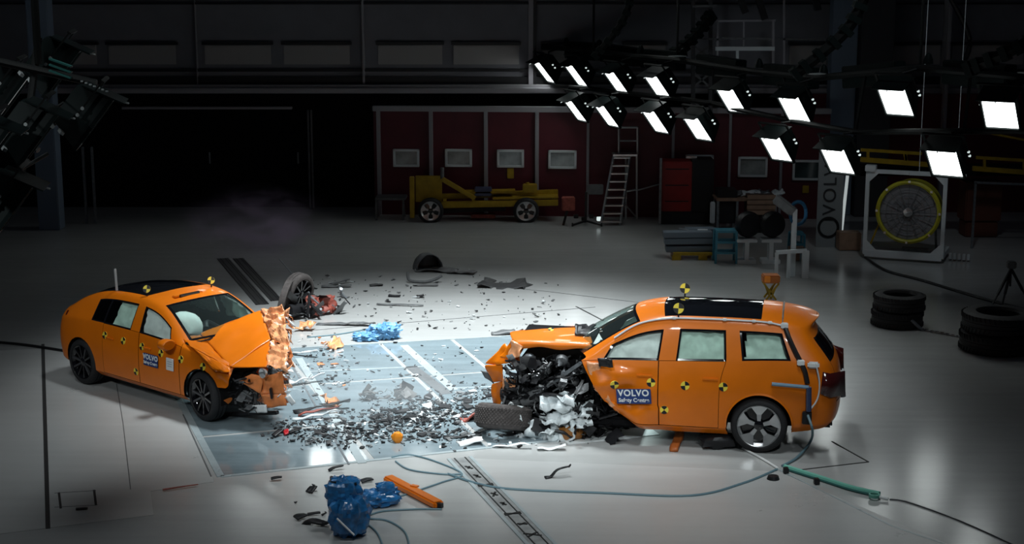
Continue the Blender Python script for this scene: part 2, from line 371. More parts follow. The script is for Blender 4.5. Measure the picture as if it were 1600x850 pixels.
# dark hangar door below, with its track, guide posts and handles
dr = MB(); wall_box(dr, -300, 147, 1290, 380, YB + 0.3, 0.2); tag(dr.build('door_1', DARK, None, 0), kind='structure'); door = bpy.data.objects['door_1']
panel('door_track', 190, 167, 456, 171, POSTGREY, 0.15, YB - 0.1, door)
for x in (132, 146): panel('door_post', x - 2, 230, x + 2, 362, STEEL, 0.1, YB - 2.5, door)
for x in (483, 488): panel('door_post', x - 1, 172, x + 1, 345, GREY, 0.08, YB, door)
panel('door_handle', 326, 238, 329, 256, STEEL, 0.06, YB + 0.1, door); panel('door_handle', 464, 238, 467, 256, GREY, 0.06, YB + 0.1, door)
rw = MB(); wall_box(rw, 1270, 147, 1900, 400, YB - 0.6, 0.2); tag(rw.build('wall_right', mat('dim_red_wall', (0.10, 0.008, 0.014), 0.6), None, 0), kind='structure')
# wide pillar on the left and the pillars at right of the gantry
def pillar(name, x0, x1, yt, foot, Y, m):
    a, b = P(x0, 300, Y), P(x1, 300, Y)
    o = MB().box(((a.x + b.x) / 2, Y + 0.25, 4.5), (b.x - a.x, 0.5, 9.0)).build(name, m, None, 0, 0.02); tag(o, kind='structure'); return o
pillar('trim_2', 57, 90, 0, 0, 38.5, BLUECOL)
pillar('trim_3', 1291, 1330, 0, 0, 40.9, BLUECOL)
pillar('trim_4', 1336, 1386, 0, 0, 40.6, mat('dark_pillar', (0.035, 0.035, 0.04), 0.6))
pillar('trim_5', 1467, 1473, 0, 0, 41.2, POSTGREY)
# dark-red partition of the workshop, left end further away
PA = P(586, 300, 41.1); PA.z = 0
PB = Vector((8.35, 40.3, 0)); PD = (PB - PA); PL = PD.length; PD.normalize(); PN = Vector((PD.y, -PD.x, 0)); PANG = math.atan2(PD.y, PD.x)
part = MB().box((0, 0, 0), (PL, 0.12, 2.9)).build('wall_partition', PANELRED, None, 0); tag(part, kind='structure')
part.location = PA + PD * PL / 2 + Vector((0, 0, 1.45)); part.rotation_euler = (0, 0, PANG)
def on_part(px, py):                    # photo pixel -> partition local (x, z)
    d = ray(px, py); o = Vector((0, 0, CAM_H)); t = (PA - o).dot(PN) / d.dot(PN); q = o + d * t
    return (q - PA).dot(PD) - PL / 2, q.z - 1.45
for k, x in enumerate((594, 675, 760, 839, 918, 1050, 1138, 1218)):
    lx, _ = on_part(x, 300); MB().box((lx, -0.1, 0.0), (0.10 if k < 4 else 0.07, 0.12, 2.9)).build('post', POSTGREY, part, 0, 0.01)
MB().box((0, -0.12, 1.42), (PL, 0.22, 0.14)).build('top_rail', POSTGREY, part, 0, 0.01)
def booth_window(n, x0, y0, x1, y1, kind):
    a, zt = on_part(x0, y0); b, zb = on_part(x1, y1); cx, cz, wx, hz = (a + b) / 2, (zt + zb) / 2, b - a, zt - zb
    r = empty('window_%d' % n, part.location + PD * cx + Vector((0, 0, cz)), PANG); tag(r, kind='structure')
    f = MB()
    for s in (-1, 1):
        f.box((s * (wx / 2 - 0.03), -0.1, 0), (0.06, 0.1, hz)); f.box((0, -0.1, s * (hz / 2 - 0.03)), (wx, 0.1, 0.06))
    f.build('frame', WHITEM, r, 0, 0.008)
    MB().box((0, -0.075, 0), (wx - 0.08, 0.02, hz - 0.08)).build('pane', [mat('pane_pale', (0.24, 0.26, 0.26), 0.15, noise_amt=0.5, noise_scale=2.2), mat('pane_dark', (0.03, 0.05, 0.055), 0.1, noise_amt=0.4, noise_scale=3)][kind], r, 0)
for n, (x0, y0, x1, y1, k) in enumerate(((615, 232, 656, 260, 0), (696, 232, 738, 260, 0), (777, 233, 819, 261, 0), (857, 234, 901, 263, 0), (1071, 241, 1114, 271, 1), (1153, 244, 1198, 276, 0), (1238, 249, 1281, 281, 1))):
    booth_window(n + 1, x0, y0, x1, y1, k)

# ================================================================== CARS
def car_shell(cols, tagf, rear, sub=3, arches=(), deform=None):
    regs = {}; bm = bmesh.new(); n = len(cols)
    def rid(nm): return regs.setdefault(nm, len(regs))
    V = {}
    def vert(i, j, s):
        if j == 8: s = 1
        if (i, j, s) not in V:
            x, y, z = cols[i][j]; V[(i, j, s)] = bm.verts.new((x, y * s, z))
        return V[(i, j, s)]
    for s in (1, -1):
        for i in range(n - 1):
            for j in range(8):
                nm = tagf(i, j, s)
                if nm is None: continue
                q = [vert(i, j, s), vert(i + 1, j, s), vert(i + 1, j + 1, s), vert(i, j + 1, s)]
                f = bm.faces.new(q); f.material_index = rid(nm)
    cen = [bm.verts.new((cols[0][j][0] - 0.06, 0, cols[0][j][2])) for j in range(8)]
    for s in (1, -1):
        for j in range(8):
            q = [vert(0, j, s), vert(0, j + 1, s)] + ([cen[j + 1]] if j < 7 else []) + [cen[j]]
            f = bm.faces.new(q); f.material_index = rid(rear(j))
    cl = bm.edges.layers.float.new('crease_edge'); rowof = {v: k[1] for k, v in V.items()}
    for e in bm.edges:
        r = {rowof.get(v) for v in e.verts}
        if r == {4}: e[cl] = .55
        elif r == {1}: e[cl] = .5
        elif r == {6}: e[cl] = .25
    bmesh.ops.recalc_face_normals(bm, faces=bm.faces)
    # keep the outside outside
    if sum(f.normal.y * f.calc_center_median().y for f in bm.faces) < 0: bmesh.ops.reverse_faces(bm, faces=bm.faces)
    me = bpy.data.meshes.new('shell'); bm.to_mesh(me); bm.free()
    o = bpy.data.objects.new('shell', me); COL.objects.link(o)
    for _ in regs: me.materials.append(None)
    md = o.modifiers.new('s', 'SUBSURF'); md.levels = sub
    dg = bpy.context.evaluated_depsgraph_get(); ev = o.evaluated_get(dg); me2 = ev.to_mesh()
    bm = bmesh.new(); bm.from_mesh(me2); ev.to_mesh_clear(); bpy.data.objects.remove(o)
    for (ax, az, ar) in arches:
        for k in range(28):
            a = 2 * math.pi * k / 28; nn = Vector((math.cos(a), 0, math.sin(a))); p = Vector((ax, 0, az)) + nn * ar
            fs = [f for f in bm.faces if abs((c := f.calc_center_median()).y) > 0.5 and (Vector((c.x - ax, 0, c.z - az))).length < ar * 1.45]
            g = list({e for f in fs for e in f.edges}) + fs + list({v for f in fs for v in f.verts})
            bmesh.ops.bisect_plane(bm, geom=g, plane_co=p, plane_no=nn, dist=1e-5)
        dead = [f for f in bm.faces if abs((c := f.calc_center_median()).y) > 0.45 and math.hypot(c.x - ax, c.z - az) < ar * 0.995 and c.z < az + ar]
        bmesh.ops.delete(bm, geom=dead, context='FACES')
    if deform:
        for v in bm.verts: v.co = deform(v.co.copy())
    bmesh.ops.recalc_face_normals(bm, faces=bm.faces)
    if sum(f.normal.y * f.calc_center_median().y for f in bm.faces) < 0: bmesh.ops.reverse_faces(bm, faces=bm.faces)
    bm.normal_update()
    return bm, regs
def sub_bm(bm, ids):
    b = bm.copy(); bmesh.ops.delete(b, geom=[f for f in b.faces if f.material_index not in ids], context='FACES'); b.normal_update(); return b
def bm_obj(b, name, mats, parent, smooth=40):
    me = bpy.data.meshes.new(name); b.to_mesh(me); b.free()
    for m in (mats if isinstance(mats, (list, tuple)) else [mats]): me.materials.append(m)
    me.polygons.foreach_set('use_smooth', [True] * len(me.polygons)); me.set_sharp_from_angle(angle=R_(smooth))
    return link(name, me, parent)
def panel_obj(bm, ids, name, m, parent, gap=0.006, raise_=0.0):
    b = sub_bm(bm, ids)
    for f in b.faces: f.material_index = 0
    if gap:
        r = bmesh.ops.inset_region(b, faces=list(b.faces), use_boundary=True, use_even_offset=True, thickness=gap, depth=raise_)
        if not raise_: bmesh.ops.delete(b, geom=r['faces'], context='FACES')
    return bm_obj(b, name, m, parent)
def window_obj(bm, ids, name, m, parent, trim=0.028, trim_m=None):
    b = sub_bm(bm, ids)
    for f in b.faces: f.material_index = 0
    r = bmesh.ops.inset_region(b, faces=list(b.faces), use_boundary=True, use_even_offset=True, thickness=trim, depth=-0.004)
    ring = set(r['faces']); t = b.copy(); idx = {f.index for f in ring}
    b.faces.index_update(); idx = {f.index for f in ring}
    t = b.copy(); t.faces.ensure_lookup_table()
    bmesh.ops.delete(t, geom=[f for f in t.faces if f.index not in idx], context='FACES')
    bmesh.ops.delete(b, geom=list(ring), context='FACES')
    w_ = bm_obj(b, name, m, parent); bm_obj(t, 'window_trim', trim_m or GLOSSBLACK, w_); return w_
def curtain(bm, ids, name, m, parent, depth=0.07, amp=0.03, freq=5, seed=0, keep=None):
    b = sub_bm(bm, ids)
    if keep: bmesh.ops.delete(b, geom=[f for f in b.faces if not keep(f.calc_center_median())], context='FACES')
    b.normal_update()
    for f in b.faces: f.material_index = 0
    mv = [(v, v.co - v.normal * (depth + amp * abs(noise.noise(v.co * freq + Vector((seed, 0, 0)))) + amp * 0.6 * noise.noise(v.co * freq * 2.2))) for v in b.verts]
    for v, c in mv: v.co = c
    return bm_obj(b, name, m, parent, 80)
def liner(bm, skip, parent, d=0.035):
    b = sub_bm(bm, [i for i in range(99) if i not in skip])
    mv = [(v, v.co - v.normal * d) for v in b.verts]
    for v, c in mv: v.co = c
    for f in b.faces: f.material_index = 0
    return bm_obj(b, 'inner_liner', DARK, parent)
class Skin:                                   # finds the body surface for things stuck on it
    def __init__(s, bm): s.t = BVHTree.FromBMesh(bm)
    def side(s, x, z, sgn):
        h, nn, _, _ = s.t.ray_cast(Vector((x, sgn * 3, z)), Vector((0, -sgn, 0)))
        if h is None: h, nn = Vector((x, sgn * 0.95, z)), Vector((0, sgn, 0))
        return h, (nn if nn.y * sgn > 0 else -nn)
    def top(s, x, y):
        h, nn, _, _ = s.t.ray_cast(Vector((x, y, 4)), Vector((0, 0, -1)))
        if h is None: h, nn = Vector((x, y, 1.0)), Vector((0, 0, 1))
        return h, (nn if nn.z > 0 else -nn)
def target_disc(p, nn, r, parent, roll=0.0, th=0.006, back=None):
    """round black and yellow measuring mark, quadrants alternating"""
    x, y = frame(nn); mb = MB(); seg = 24
    x, y = x * math.cos(roll) + y * math.sin(roll), y * math.cos(roll) - x * math.sin(roll)
    top = [p + nn * th + (x * math.cos(2 * math.pi * k / seg) + y * math.sin(2 * math.pi * k / seg)) * r for k in range(seg)]
    for q in range(4):
        mb.add([p + nn * th] + [top[(q * 6 + k) % seg] for k in range(7)], [tuple(range(8))], q % 2)
    mb.add(top + [t - nn * (th + 0.004) for t in top], [(k, (k + 1) % seg, (k + 1) % seg + seg, k + seg) for k in range(seg)], 1)
    return mb.build('target_marker', [BLACK, YELLOW], parent, 20)
def standing_target(base, parent, h=0.10, r=0.07, face=Vector((0, -1, 0.2))):
    mb = MB().tube([base, base + Vector((0, 0, h))], 0.012, 6); s = mb.build('marker_stand', BLACK, parent)
    nn = face.normalized(); x, y = frame(nn); t = target_disc(base + Vector((0, 0, h + r)), nn, r, parent); return t
def text_obj(s, size, m, parent, M, ext=0.0015, name='lettering', bold=0.0, spread=1.0):
    cu = bpy.data.curves.new(name, 'FONT'); cu.body = s; cu.size = size; cu.align_x = 'CENTER'; cu.align_y = 'CENTER'; cu.extrude = ext; cu.offset = bold; cu.space_character = spread
    t = bpy.data.objects.new(name, cu); COL.objects.link(t); dg = bpy.context.evaluated_depsgraph_get()
    me = bpy.data.meshes.new_from_object(t.evaluated_get(dg)); bpy.data.objects.remove(t)
    me.materials.clear(); me.materials.append(m); o = link(name, me, parent); o.matrix_local = M; return o
def sign(parent, p, nn, right, wid, hei, lines, base, ink, name='name_plate', skew=0.0):
    up = nn.cross(right).normalized(); right = up.cross(nn).normalized()
    right, up = right * math.cos(skew) + up * math.sin(skew), up * math.cos(skew) - right * math.sin(skew)
    M = Matrix.Identity(4)
    for k in range(3): M[k][0], M[k][1], M[k][2], M[k][3] = right[k], up[k], nn[k], (p + nn * 0.016)[k]
    o = MB().box((0, 0, 0), (wid, hei, 0.01)).build(name, base, parent, 0, 0.004); o.matrix_local = M
    for txt, sz, dy, bold, spr in lines:
        T = Matrix.Translation((0, dy, 0.0065)); text_obj(txt, sz, ink, o, T, 0.0012, 'lettering', bold, spr)
    return o
def wheel(parent, loc, R, wd, rr, style, out=1, steer=0.0, camber=0.0, name='wheel', tm=None):
    M = None; w2 = wd / 2
    prof = [(rr - 0.005, -w2 * .8), (rr + .02, -w2), (R - .05, -w2), (R - .014, -w2 + .025), (R, -w2 + .06), (R, -w2 * .34), (R - .012, -w2 * .3), (R - .012, -w2 * .22), (R, -w2 * .18), (R, w2 * .18), (R - .012, w2 * .22), (R - .012, w2 * .3), (R, w2 * .34), (R, w2 - .06), (R - .014, w2 - .025), (R - .05, w2), (rr + .02, w2), (rr - 0.005, w2 * .8)]
    t = MB().lathe(prof, None, 40).build(name, tm or RUBBER, parent, 35)
    t.location = loc; t.rotation_euler = (camber, 0, (0 if out > 0 else math.pi) + steer)
    MB().lathe([(rr, -w2 * .8), (rr - .03, -w2 * .7), (rr - .035, w2 * .55), (rr - .004, w2 * .86), (rr + .008, w2 * .9), (rr + .004, w2 * .97)], None, 40).build('rim', ALU if style == 'aero' else GLOSSBLACK, t)
    MB().lathe([(0, w2 * .2), (rr - .03, w2 * .1)], None, 24).build('brake_disc', GLOSSBLACK if style == 'aero' else BLACK, t)
    n = 5 if style == 'aero' else 10
    for k in range(n):
        a = 2 * math.pi * (k + 0.25) / n; mb = MB()
        def pt(r, da, y): return (r * math.cos(a + da), y, r * math.sin(a + da))
        y1, y0 = w2 * .72, w2 * .88
        if style == 'aero':
            mb.prism([pt(.07, -.35, y1), pt(rr * .55, -.20, y1), pt(rr * .985, -.40, y0), pt(rr * .985, .02, y0), pt(rr * .985, .40, y0), pt(rr * .55, .20, y1), pt(.07, .35, y1)], (0, -.03, 0))
            mb.build('spoke', ALU, t, 20)
        else:
            mb.prism([pt(.05, -.3, y1), pt(rr * .98, -.055, y0), pt(rr * .98, .055, y0), pt(.05, .3, y1)], (0, -.03, 0)); mb.build('spoke', GLOSSBLACK if k % 3 else mat('graphite', (.10, .10, .11), .3, .6), t, 20)
    MB().lathe([(0, w2 * .80), (.045, w2 * .80), (.07, w2 * .7), (.07, w2 * .4)], None, 20).build('hub_cap', GLOSSBLACK, t)
    return t
def arch_liner(parent, x, z, R, s, y0, y1):
    mb = MB(); n = 16; an = [R_(-12) + R_(204) * k / n for k in range(n + 1)]
    vs = [(x + R * math.cos(a), s * y, z + R * math.sin(a)) for a in an for y in (y0, y1)]
    mb.add(vs, [(2 * k, 2 * k + 2, 2 * k + 3, 2 * k + 1) for k in range(n)])
    mb.add([(x + R * math.cos(a), s * y0, z + R * math.sin(a)) for a in an], [tuple(range(n + 1))])
    return mb.build('wheel_arch_liner', DARK, parent)
def col(xl, low, r4, r5, r6, r7, r8):
    """low: four (y, z) pairs for the rows below the belt; xl one x or four"""
    xs = xl if isinstance(xl, (list, tuple)) else [xl] * 4
    return [(xs[k], low[k][0], low[k][1]) for k in range(4)] + [r4, r5, r6, r7, r8]
def taller(cols, k, z0): return [[(x, y, z if z < z0 else z0 + (z - z0) * k) for x, y, z in c] for c in cols]

# ---------------------------------------------------------------- sedan
def local_solver(origin, yaw):
    f = Vector((math.cos(yaw), math.sin(yaw), 0)); l = Vector((-f.y, f.x, 0))
    def on(px, py, y):
        d = ray(px, py); o = Vector((0, 0, CAM_H)) - origin; t = (y - o.dot(l)) / d.dot(l); q = o + d * t
        return Vector((q.dot(f), y, q.z))
    return on
S_O = Vector((-6.3176, 24.684, 0)); S_YAW = R_(-40.99)
s_on = local_solver(S_O, S_YAW)
def c1(X, Y, y): return s_on(60 + X / 2.834, 390 + Y / 2.834, y)
sedan = empty('sedan', S_O, S_YAW, 'crashed orange sedan on the left with black panoramic roof and bonnet folded into a peak', 'car')
LO = [(.84, .22), (.945, .31), (.962, .57), (.955, .86)]
sc = [
 col([-.85, -.93, -.98, -1.0], [(.70, .30), (.80, .40), (.84, .60), (.83, .80)], (-.98, .80, .95), (-.99, .72, 1.05), (-.99, .62, 1.09), (-1.0, .32, 1.11), (-1.02, 0, 1.115)),
 col(-.74, [(.80, .27), (.90, .36), (.93, .60), (.915, .83)], (-.74, .86, .99), (-.74, .74, 1.10), (-.74, .63, 1.14), (-.76, .33, 1.17), (-.77, 0, 1.175)),
 col(-.40, [(.82, .25), (.93, .34), (.955, .60), (.945, .85)], (-.38, .875, 1.02), (-.42, .72, 1.19), (-.44, .62, 1.25), (-.47, .33, 1.29), (-.48, 0, 1.30)),
 col(0, [(.83, .23), (.94, .32), (.962, .58), (.955, .86)], (0, .885, 1.035), (0, .70, 1.30), (-.08, .60, 1.37), (-.12, .33, 1.415), (-.13, 0, 1.43)),
 col(.42, LO, (.24, .89, 1.055), (.30, .70, 1.40), (.30, .60, 1.455), (.32, .32, 1.495), (.30, 0, 1.51)),
 col(.58, LO, (.57, .89, 1.055), (.62, .70, 1.46), (.70, .60, 1.495), (.7, .32, 1.525), (.7, 0, 1.54)),
 col(1.0, LO, (1.05, .89, 1.055), (1.1, .70, 1.475), (1.1, .60, 1.51), (1.1, .32, 1.535), (1.1, 0, 1.55)),
 col(1.40, LO, (1.33, .89, 1.055), (1.37, .70, 1.475), (1.37, .60, 1.51), (1.44, .32, 1.535), (1.44, 0, 1.55)),
 col(1.52, LO, (1.47, .89, 1.055), (1.45, .70, 1.47), (1.47, .60, 1.505), (1.58, .32, 1.53), (1.58, 0, 1.545)),
 col(2.0, LO, (2.02, .89, 1.035), (1.84, .71, 1.42), (1.84, .62, 1.465), (1.91, .32, 1.50), (1.95, 0, 1.515)),
 col(2.35, LO, (2.34, .885, 1.03), (2.2, .78, 1.23), (2.22, .705, 1.28), (2.36, .37, 1.315), (2.41, 0, 1.33)),
 col(2.62, LO, (2.60, .89, 1.01), (2.55, .83, 1.035), (2.58, .77, 1.06), (2.75, .4, 1.09), (2.81, 0, 1.10)),
 col(2.74, LO, (2.80, .885, .985), (2.82, .80, 1.02), (2.85, .7, 1.0), (2.9, .4, 1.0), (2.9, 0, 1.0)),
 col(3.1, [(.83, .23), (.94, .32), (.955, .58), (.95, .84)], (3.1, .87, .955), (3.12, .77, .98), (3.1, .7, .96), (3.1, .4, .96), (3.1, 0, .96)),
 col(3.46, [(.80, .25), (.90, .34), (.93, .58), (.915, .80)], (3.46, .83, .90), (3.46, .72, .92), (3.4, .7, .9), (3.4, .4, .9), (3.4, 0, .9)),
 col([3.6, 3.62, 3.66, 3.66], [(.74, .40), (.82, .46), (.86, .60), (.85, .74)], (3.62, .77, .83), (3.62, .66, .85), (3.6, .6, .85), (3.6, .4, .85), (3.6, 0, .85)),
]
sc = taller([[(x if x > 0 else x * .80, y, z) for x, y, z in c] for c in sc], 1.10, .60)
sc[2] = [(x - .06, y, z) for x, y, z in sc[2]]
def s_tag(i, j, s):
    sd = 'L' if s > 0 else 'R'
    if j == 0: return 'rocker' + sd if i >= 4 and i < 12 else 'body'
    if j in (1, 2, 3):
        if i in (5, 6, 7): return 'rear_door' + sd
        if i in (8, 9, 10): return 'front_door' + sd
        if i >= 13 and j == 1: return None
        if i >= 12 and s > 0: return None
        if i >= 11: return 'fender' + sd
        return 'body'
    if j == 4:
        if i == 4: return 'quarter_window' + sd
        if i in (5, 6): return 'rear_window' + sd
        if i in (8, 9): return 'front_window' + sd
        if i >= 12 and s > 0: return None
        if i >= 11: return 'fender' + sd
        return 'body'
    if i >= 11: return None
    if j == 5: return 'body'
    if i in (2, 3): return 'rear_screen'
    if i in (4, 5, 6): return 'roof_glass'
    if i in (9, 10): return 'windscreen'
    return 'body'
def s_def(v):
    if v.x > 3.25 and v.z > .5:                      # front wing creased by the crash
        k = (v.x - 3.25) / 0.4
        v.z += 0.05 * k * noise.noise(v * 7); v.y += 0.05 * k * noise.noise(v * 8 + Vector((4, 0, 0)))
    return v
def build_sedan():
    bm, rg = car_shell(sc, s_tag, lambda j: 'tail_panel' if j in (3,) else 'body', 3, ((0, .385, .40), (3.1, .385, .41)), s_def)
    skin = Skin(bm)
    glassy = [k for k in rg if 'window' in k or k in ('rear_screen', 'roof_glass', 'windscreen')]
    liner(bm, [rg[k] for k in glassy], sedan)
    panel_obj(bm, [rg['body']], 'body_shell', ORANGE, sedan, 0)
    panel_obj(bm, [rg['tail_panel']], 'tail_light', mat('tail_red', (0.25, 0.02, 0.02), 0.2), sedan, 0.01)
    for s, sd in ((1, 'L'), (-1, 'R')):
        panel_obj(bm, [rg['rocker' + sd]], 'sill', ORANGE, sedan, 0.003)
        panel_obj(bm, [rg['rear_door' + sd]], 'rear_door', ORANGE, sedan, 0.006)
        panel_obj(bm, [rg['front_door' + sd]], 'front_door', ORANGE, sedan, 0.006)
        panel_obj(bm, [rg['fender' + sd]], 'front_wing', ORANGE, sedan, 0.006)
        for k in ('quarter', 'rear', 'front'):
            window_obj(bm, [rg[k + '_window' + sd]], k + '_window', GLASS_P, sedan, 0.022)
    curtain(bm, [rg['rear_windowR']], 'curtain_airbag', FABRIC_G, sedan, .05, .05, 6, 2, lambda c: c.x > .78)
    curtain(bm, [rg['front_windowR']], 'curtain_airbag', FABRIC, sedan, .05, .05, 6, 5)
    curtain(bm, [rg['rear_windowL']], 'curtain_airbag', FABRIC_G, sedan, .05, .05, 6, 2)
    curtain(bm, [rg['front_windowL']], 'curtain_airbag', FABRIC_G, sedan, .05, .05, 6, 5)
    window_obj(bm, [rg['rear_screen']], 'rear_screen', GLASS_D, sedan, 0.02)
    window_obj(bm, [rg['roof_glass']], 'roof_glass', GLASS_D, sedan, 0.015)
    window_obj(bm, [rg['windscreen']], 'windscreen', GLASS_W, sedan, 0.045)
    # cabin: seats, dashboard, front airbags
    for s in (-1, 1):
        t = MB(); t.box((1.30, s * .38, .62), (.50, .50, .16), None); t.box((1.08, s * .38, .92), (.16, .48, .62), Matrix.Rotation(-.22, 3, 'Y')); t.box((1.0, s * .38, 1.28), (.10, .26, .16))
        t.build('seat', GREY, sedan, 30, 0.05)
        a = MB().lathe([(0, -.18), (.16, -.15), (.25, -.04), (.25, .05), (.15, .15), (0, .17)], Matrix.Rotation(math.pi / 2, 4, 'Z'), 20)
        if s < 0: o = a.build('front_airbag', FABRIC, sedan, 80); o.location = (2.0, -.42, 1.10); o.scale = (1.1, 1.45, 1.25)
    MB().box((2.42, 0, .90), (.50, 1.40, .22)).build('dashboard', BLACK, sedan, 30, 0.06)
    MB().tube(spline([(2.05, .30, 1.0), (2.0, .06, 1.16), (2.1, -.05, 1.1)], 4), .05, 8).build('mirror_mount', BLACK, sedan)
    # header slot, wipers, handles, door mirror
    h, nn = skin.top(1.80, -.10); MB().bar(h + Vector((0, -.20, .005)), h + Vector((0, .18, .009)), .035, .05).build('roof_sensor', GLOSSBLACK, sedan, 0, 0.008)
    o = MB().bar(h + Vector((-.05, -.28, 0)), h + Vector((-.05, .26, 0)), .10, .03).build('sensor_hump', ORANGE, sedan, 0, 0.012)
    for x in (.80, 1.78):
        for s in (-1, 1):
            p, nn = skin.side(x + .02, .90, s); MB().bar(p + nn * .008 - Vector((.10, 0, 0)), p + nn * .008 + Vector((.10, 0, 0)), .02, .03).build('door_handle', ORANGE, sedan, 0, 0.006)
    p, nn = skin.side(2.36, 1.02, -1)
    mm = MB(); mm.lathe([(0, -.14), (.06, -.13), (.095, -.05), (.10, .06), (.08, .10), (0, .10)], Matrix.Rotation(math.pi / 2, 4, 'Z') @ Matrix.Rotation(math.pi, 4, 'X'), 16)
    o = mm.build('door_mirror', ORANGE, sedan, 60); o.location = p + Vector((.04, -.13, .06)); o.scale = (.9, 1.3, .85)
    MB().bar((0, .14, -.05), (0, .0, -.04), .06, .04).build('mirror_arm', GLOSSBLACK, o)
    MB().tube(spline([p + Vector((.10, .05, .03)), p + Vector((.34, .30, .08)), p + Vector((.38, .70, .10))], 4), .012, 6).build('wiper', BLACK, sedan)
    # wheels
    for x, st in ((0, 0), (3.1, R_(-6))):
        for s in ((1, -1) if x == 0 else (-1,)): wheel(sedan, (x, s * .83, .375), .375, .25, .27, 'thin', s, st)
    for x in (0, 3.1):
        for s in ((1, -1) if x == 0 else (-1,)): arch_liner(sedan, x, .385, .40, s, .58, .90)
    # measuring marks on the near side, name plate, white label
    for X, Y in ((290, 380), (372, 405), (455, 430), (540, 460), (628, 487), (722, 520), (433, 540)):
        q = c1(X, Y, -.955); p, nn = skin.side(q.x, q.z, -1); target_disc(p, nn, .058, sedan, .25)
    for k, (X, Y) in enumerate(((480, 178), (765, 140))):
        q = c1(X, Y, -.58 if k == 0 else .5); p, nn = skin.top(q.x, q.y); standing_target(p, sedan, .05, .06, Vector((.5, -.8, .4)))
    q = c1(501, 490, -.955); p, nn = skin.side(q.x, q.z, -1)
    sign(sedan, p, nn, Vector((1, 0, 0)), .36, .19, (('VOLVO', .105, .040, .004, 1.1), ('Safety Centre', .062, -.045, .002, 1.0)), SIGNBLUE, WHITE)
    q = c1(586, 508, -.955); p, nn = skin.side(q.x, q.z, -1)
    o = sign(sedan, p, nn, Vector((1, 0, 0)), .18, .19, (), WHITE, WHITE, 'white_label')
    for k in range(3): MB().box((0, .04 - .035 * k, .006), (.11, .014, .002)).build('printed_line', mat('pale_print', (.45, .5, .55), .6), o, 0)
    q = skin.top(.55, -.58)[0]; MB().bar(q, q + Vector((-.02, 0, .36)), .045, .02).build('roof_antenna', mat('grey_blade', (.45, .47, .48), .5), sedan, 0, 0.008)
    mb = MB(); q = [skin.side(x, z, -1)[0] + Vector((0, -.010, 0)) for x, z in ((-.50, 1.07), (-.72, .95), (-.73, 1.06), (-.52, 1.13))]
    mb.add(q, [(0, 1, 2, 3)]); mb.build('tail_light', mat('dark_tail_lens', (.10, .008, .006), .15, 0, .5), sedan, 0, 0, 0, .012)
    # bits at the tail
    for z in (.75, .92, 1.06): MB().tube([(-.80, -.30, z), (-.96, -.42, z + .02)], .015, 6).build('rear_probe', BLACK, sedan)
    o = MB(); wreck(o, random.Random(3), (-.96, -.80, -.6, -.3, .42, .62), 8, .08, .2, 1); tag(o.build('tow_fitting', BLACK, sedan), kind='stuff')
    # bonnet folded into a peak
    H1, H2, H3, H4, H5 = c1(715, 372, -.42), c1(985, 268, .42), c1(1085, 250, .50), c1(1012, 522, -.55), c1(850, 522, -.78)
    HM, HB = c1(1030, 400, -.02), c1(1108, 430, -.15)
    mb = MB(); cows = [c1(640, 392, -.76), Vector((2.86, 0, 1.10)), Vector((2.74, .68, 1.07))]
    def patch(a, b, c_, d, nu, nv, amp, seed): crumple(mb, a, b, c_, d, nu, nv, amp, 2.5, seed, 0, 0, False)
    patch(H1, H2, HM, H5.lerp(H4, .0), 14, 14, .018, 1)
    patch(H5, HM, H4, H4.lerp(H5, .35), 8, 8, .010, 2)
    patch(cows[2], H2, H1, cows[1], 10, 8, .03, 3)
    mb.build('bonnet', ORANGE, sedan, 40, 0, 1, 0.012)
    mb = MB(); crumple(mb, H2, H3, HB, HM, 12, 22, .075, 5.5, 4, 0, .025); crumple(mb, HM, HB, c1(1095, 530, -.5), H4, 12, 18, .075, 5.5, 5, 0, .025)
    mb.build('bonnet_front_edge', PINK, sedan, 30, 0, 0, 0.008)
    mb = MB(); crumple(mb, c1(640, 395, -.78), H1, H5, c1(690, 440, -.90), 12, 8, .03, 5, 7, 0, 0)
    crumple(mb, c1(690, 440, -.90), H5, c1(850, 545, -.88), c1(780, 540, -.94), 12, 6, .03, 6, 8, 0, 0)
    mb.build('wing_top', ORANGE, sedan, 40, 0, 0, 0.008)
    # torn bumper skin with its slot, grille, headlamp remains, dark front structure
    b = [c1(X, Y, y) for X, Y, y in ((885, 580, -.72), (945, 550, -.62), (1000, 562, -.55), (1080, 540, -.45), (1092, 640, -.42), (1100, 690, -.42), (1010, 702, -.55), (985, 640, -.60), (940, 600, -.66))]
    mb = MB(); crumple(mb, b[0], b[1], b[2], b[7], 8, 6, .03, 6, 2); crumple(mb, b[7], b[2], b[3], b[4], 10, 8, .035, 5, 3); crumple(mb, b[7], b[4], b[5], b[6], 10, 6, .03, 5, 4)
    mb.build('bumper_skin', ORANGE_IN, sedan, 30, 0, 0, 0.010)
    MB().bar(c1(1028, 612, -.56), c1(1035, 660, -.55), .07, .03).build('bumper_slot', BLACK, sedan, 0, 0.008)
    crumple(MB(), c1(935, 690, -.62), c1(1010, 686, -.60), c1(1012, 722, -.60), c1(935, 722, -.62), 6, 4, .01, 5, 1).build('white_plate', WHITE, sedan, 30, 0, 0, 0.008)
    MB().bar(c1(790, 728, -.55), c1(1060, 722, -.35), .08, .05).build('lower_crossmember', BLACK, sedan, 0, 0.01)
    MB().prism([(2.9, -.80, .25), (3.75, -.66, .25), (3.35, .2, .25), (2.75, .75, .25), (2.6, 0, .25)], (0, 0, .55)).build('front_structure', DARK, sedan, 0, 0.05)
    o = MB(); wreck(o, random.Random(11), (3.50, 3.95, -.78, -.35, .20, .72), 110, .05, .22, 3); tag(o.build('front_wreckage', [BLACK, GREY, BLACK], sedan), kind='stuff')
    o = MB()
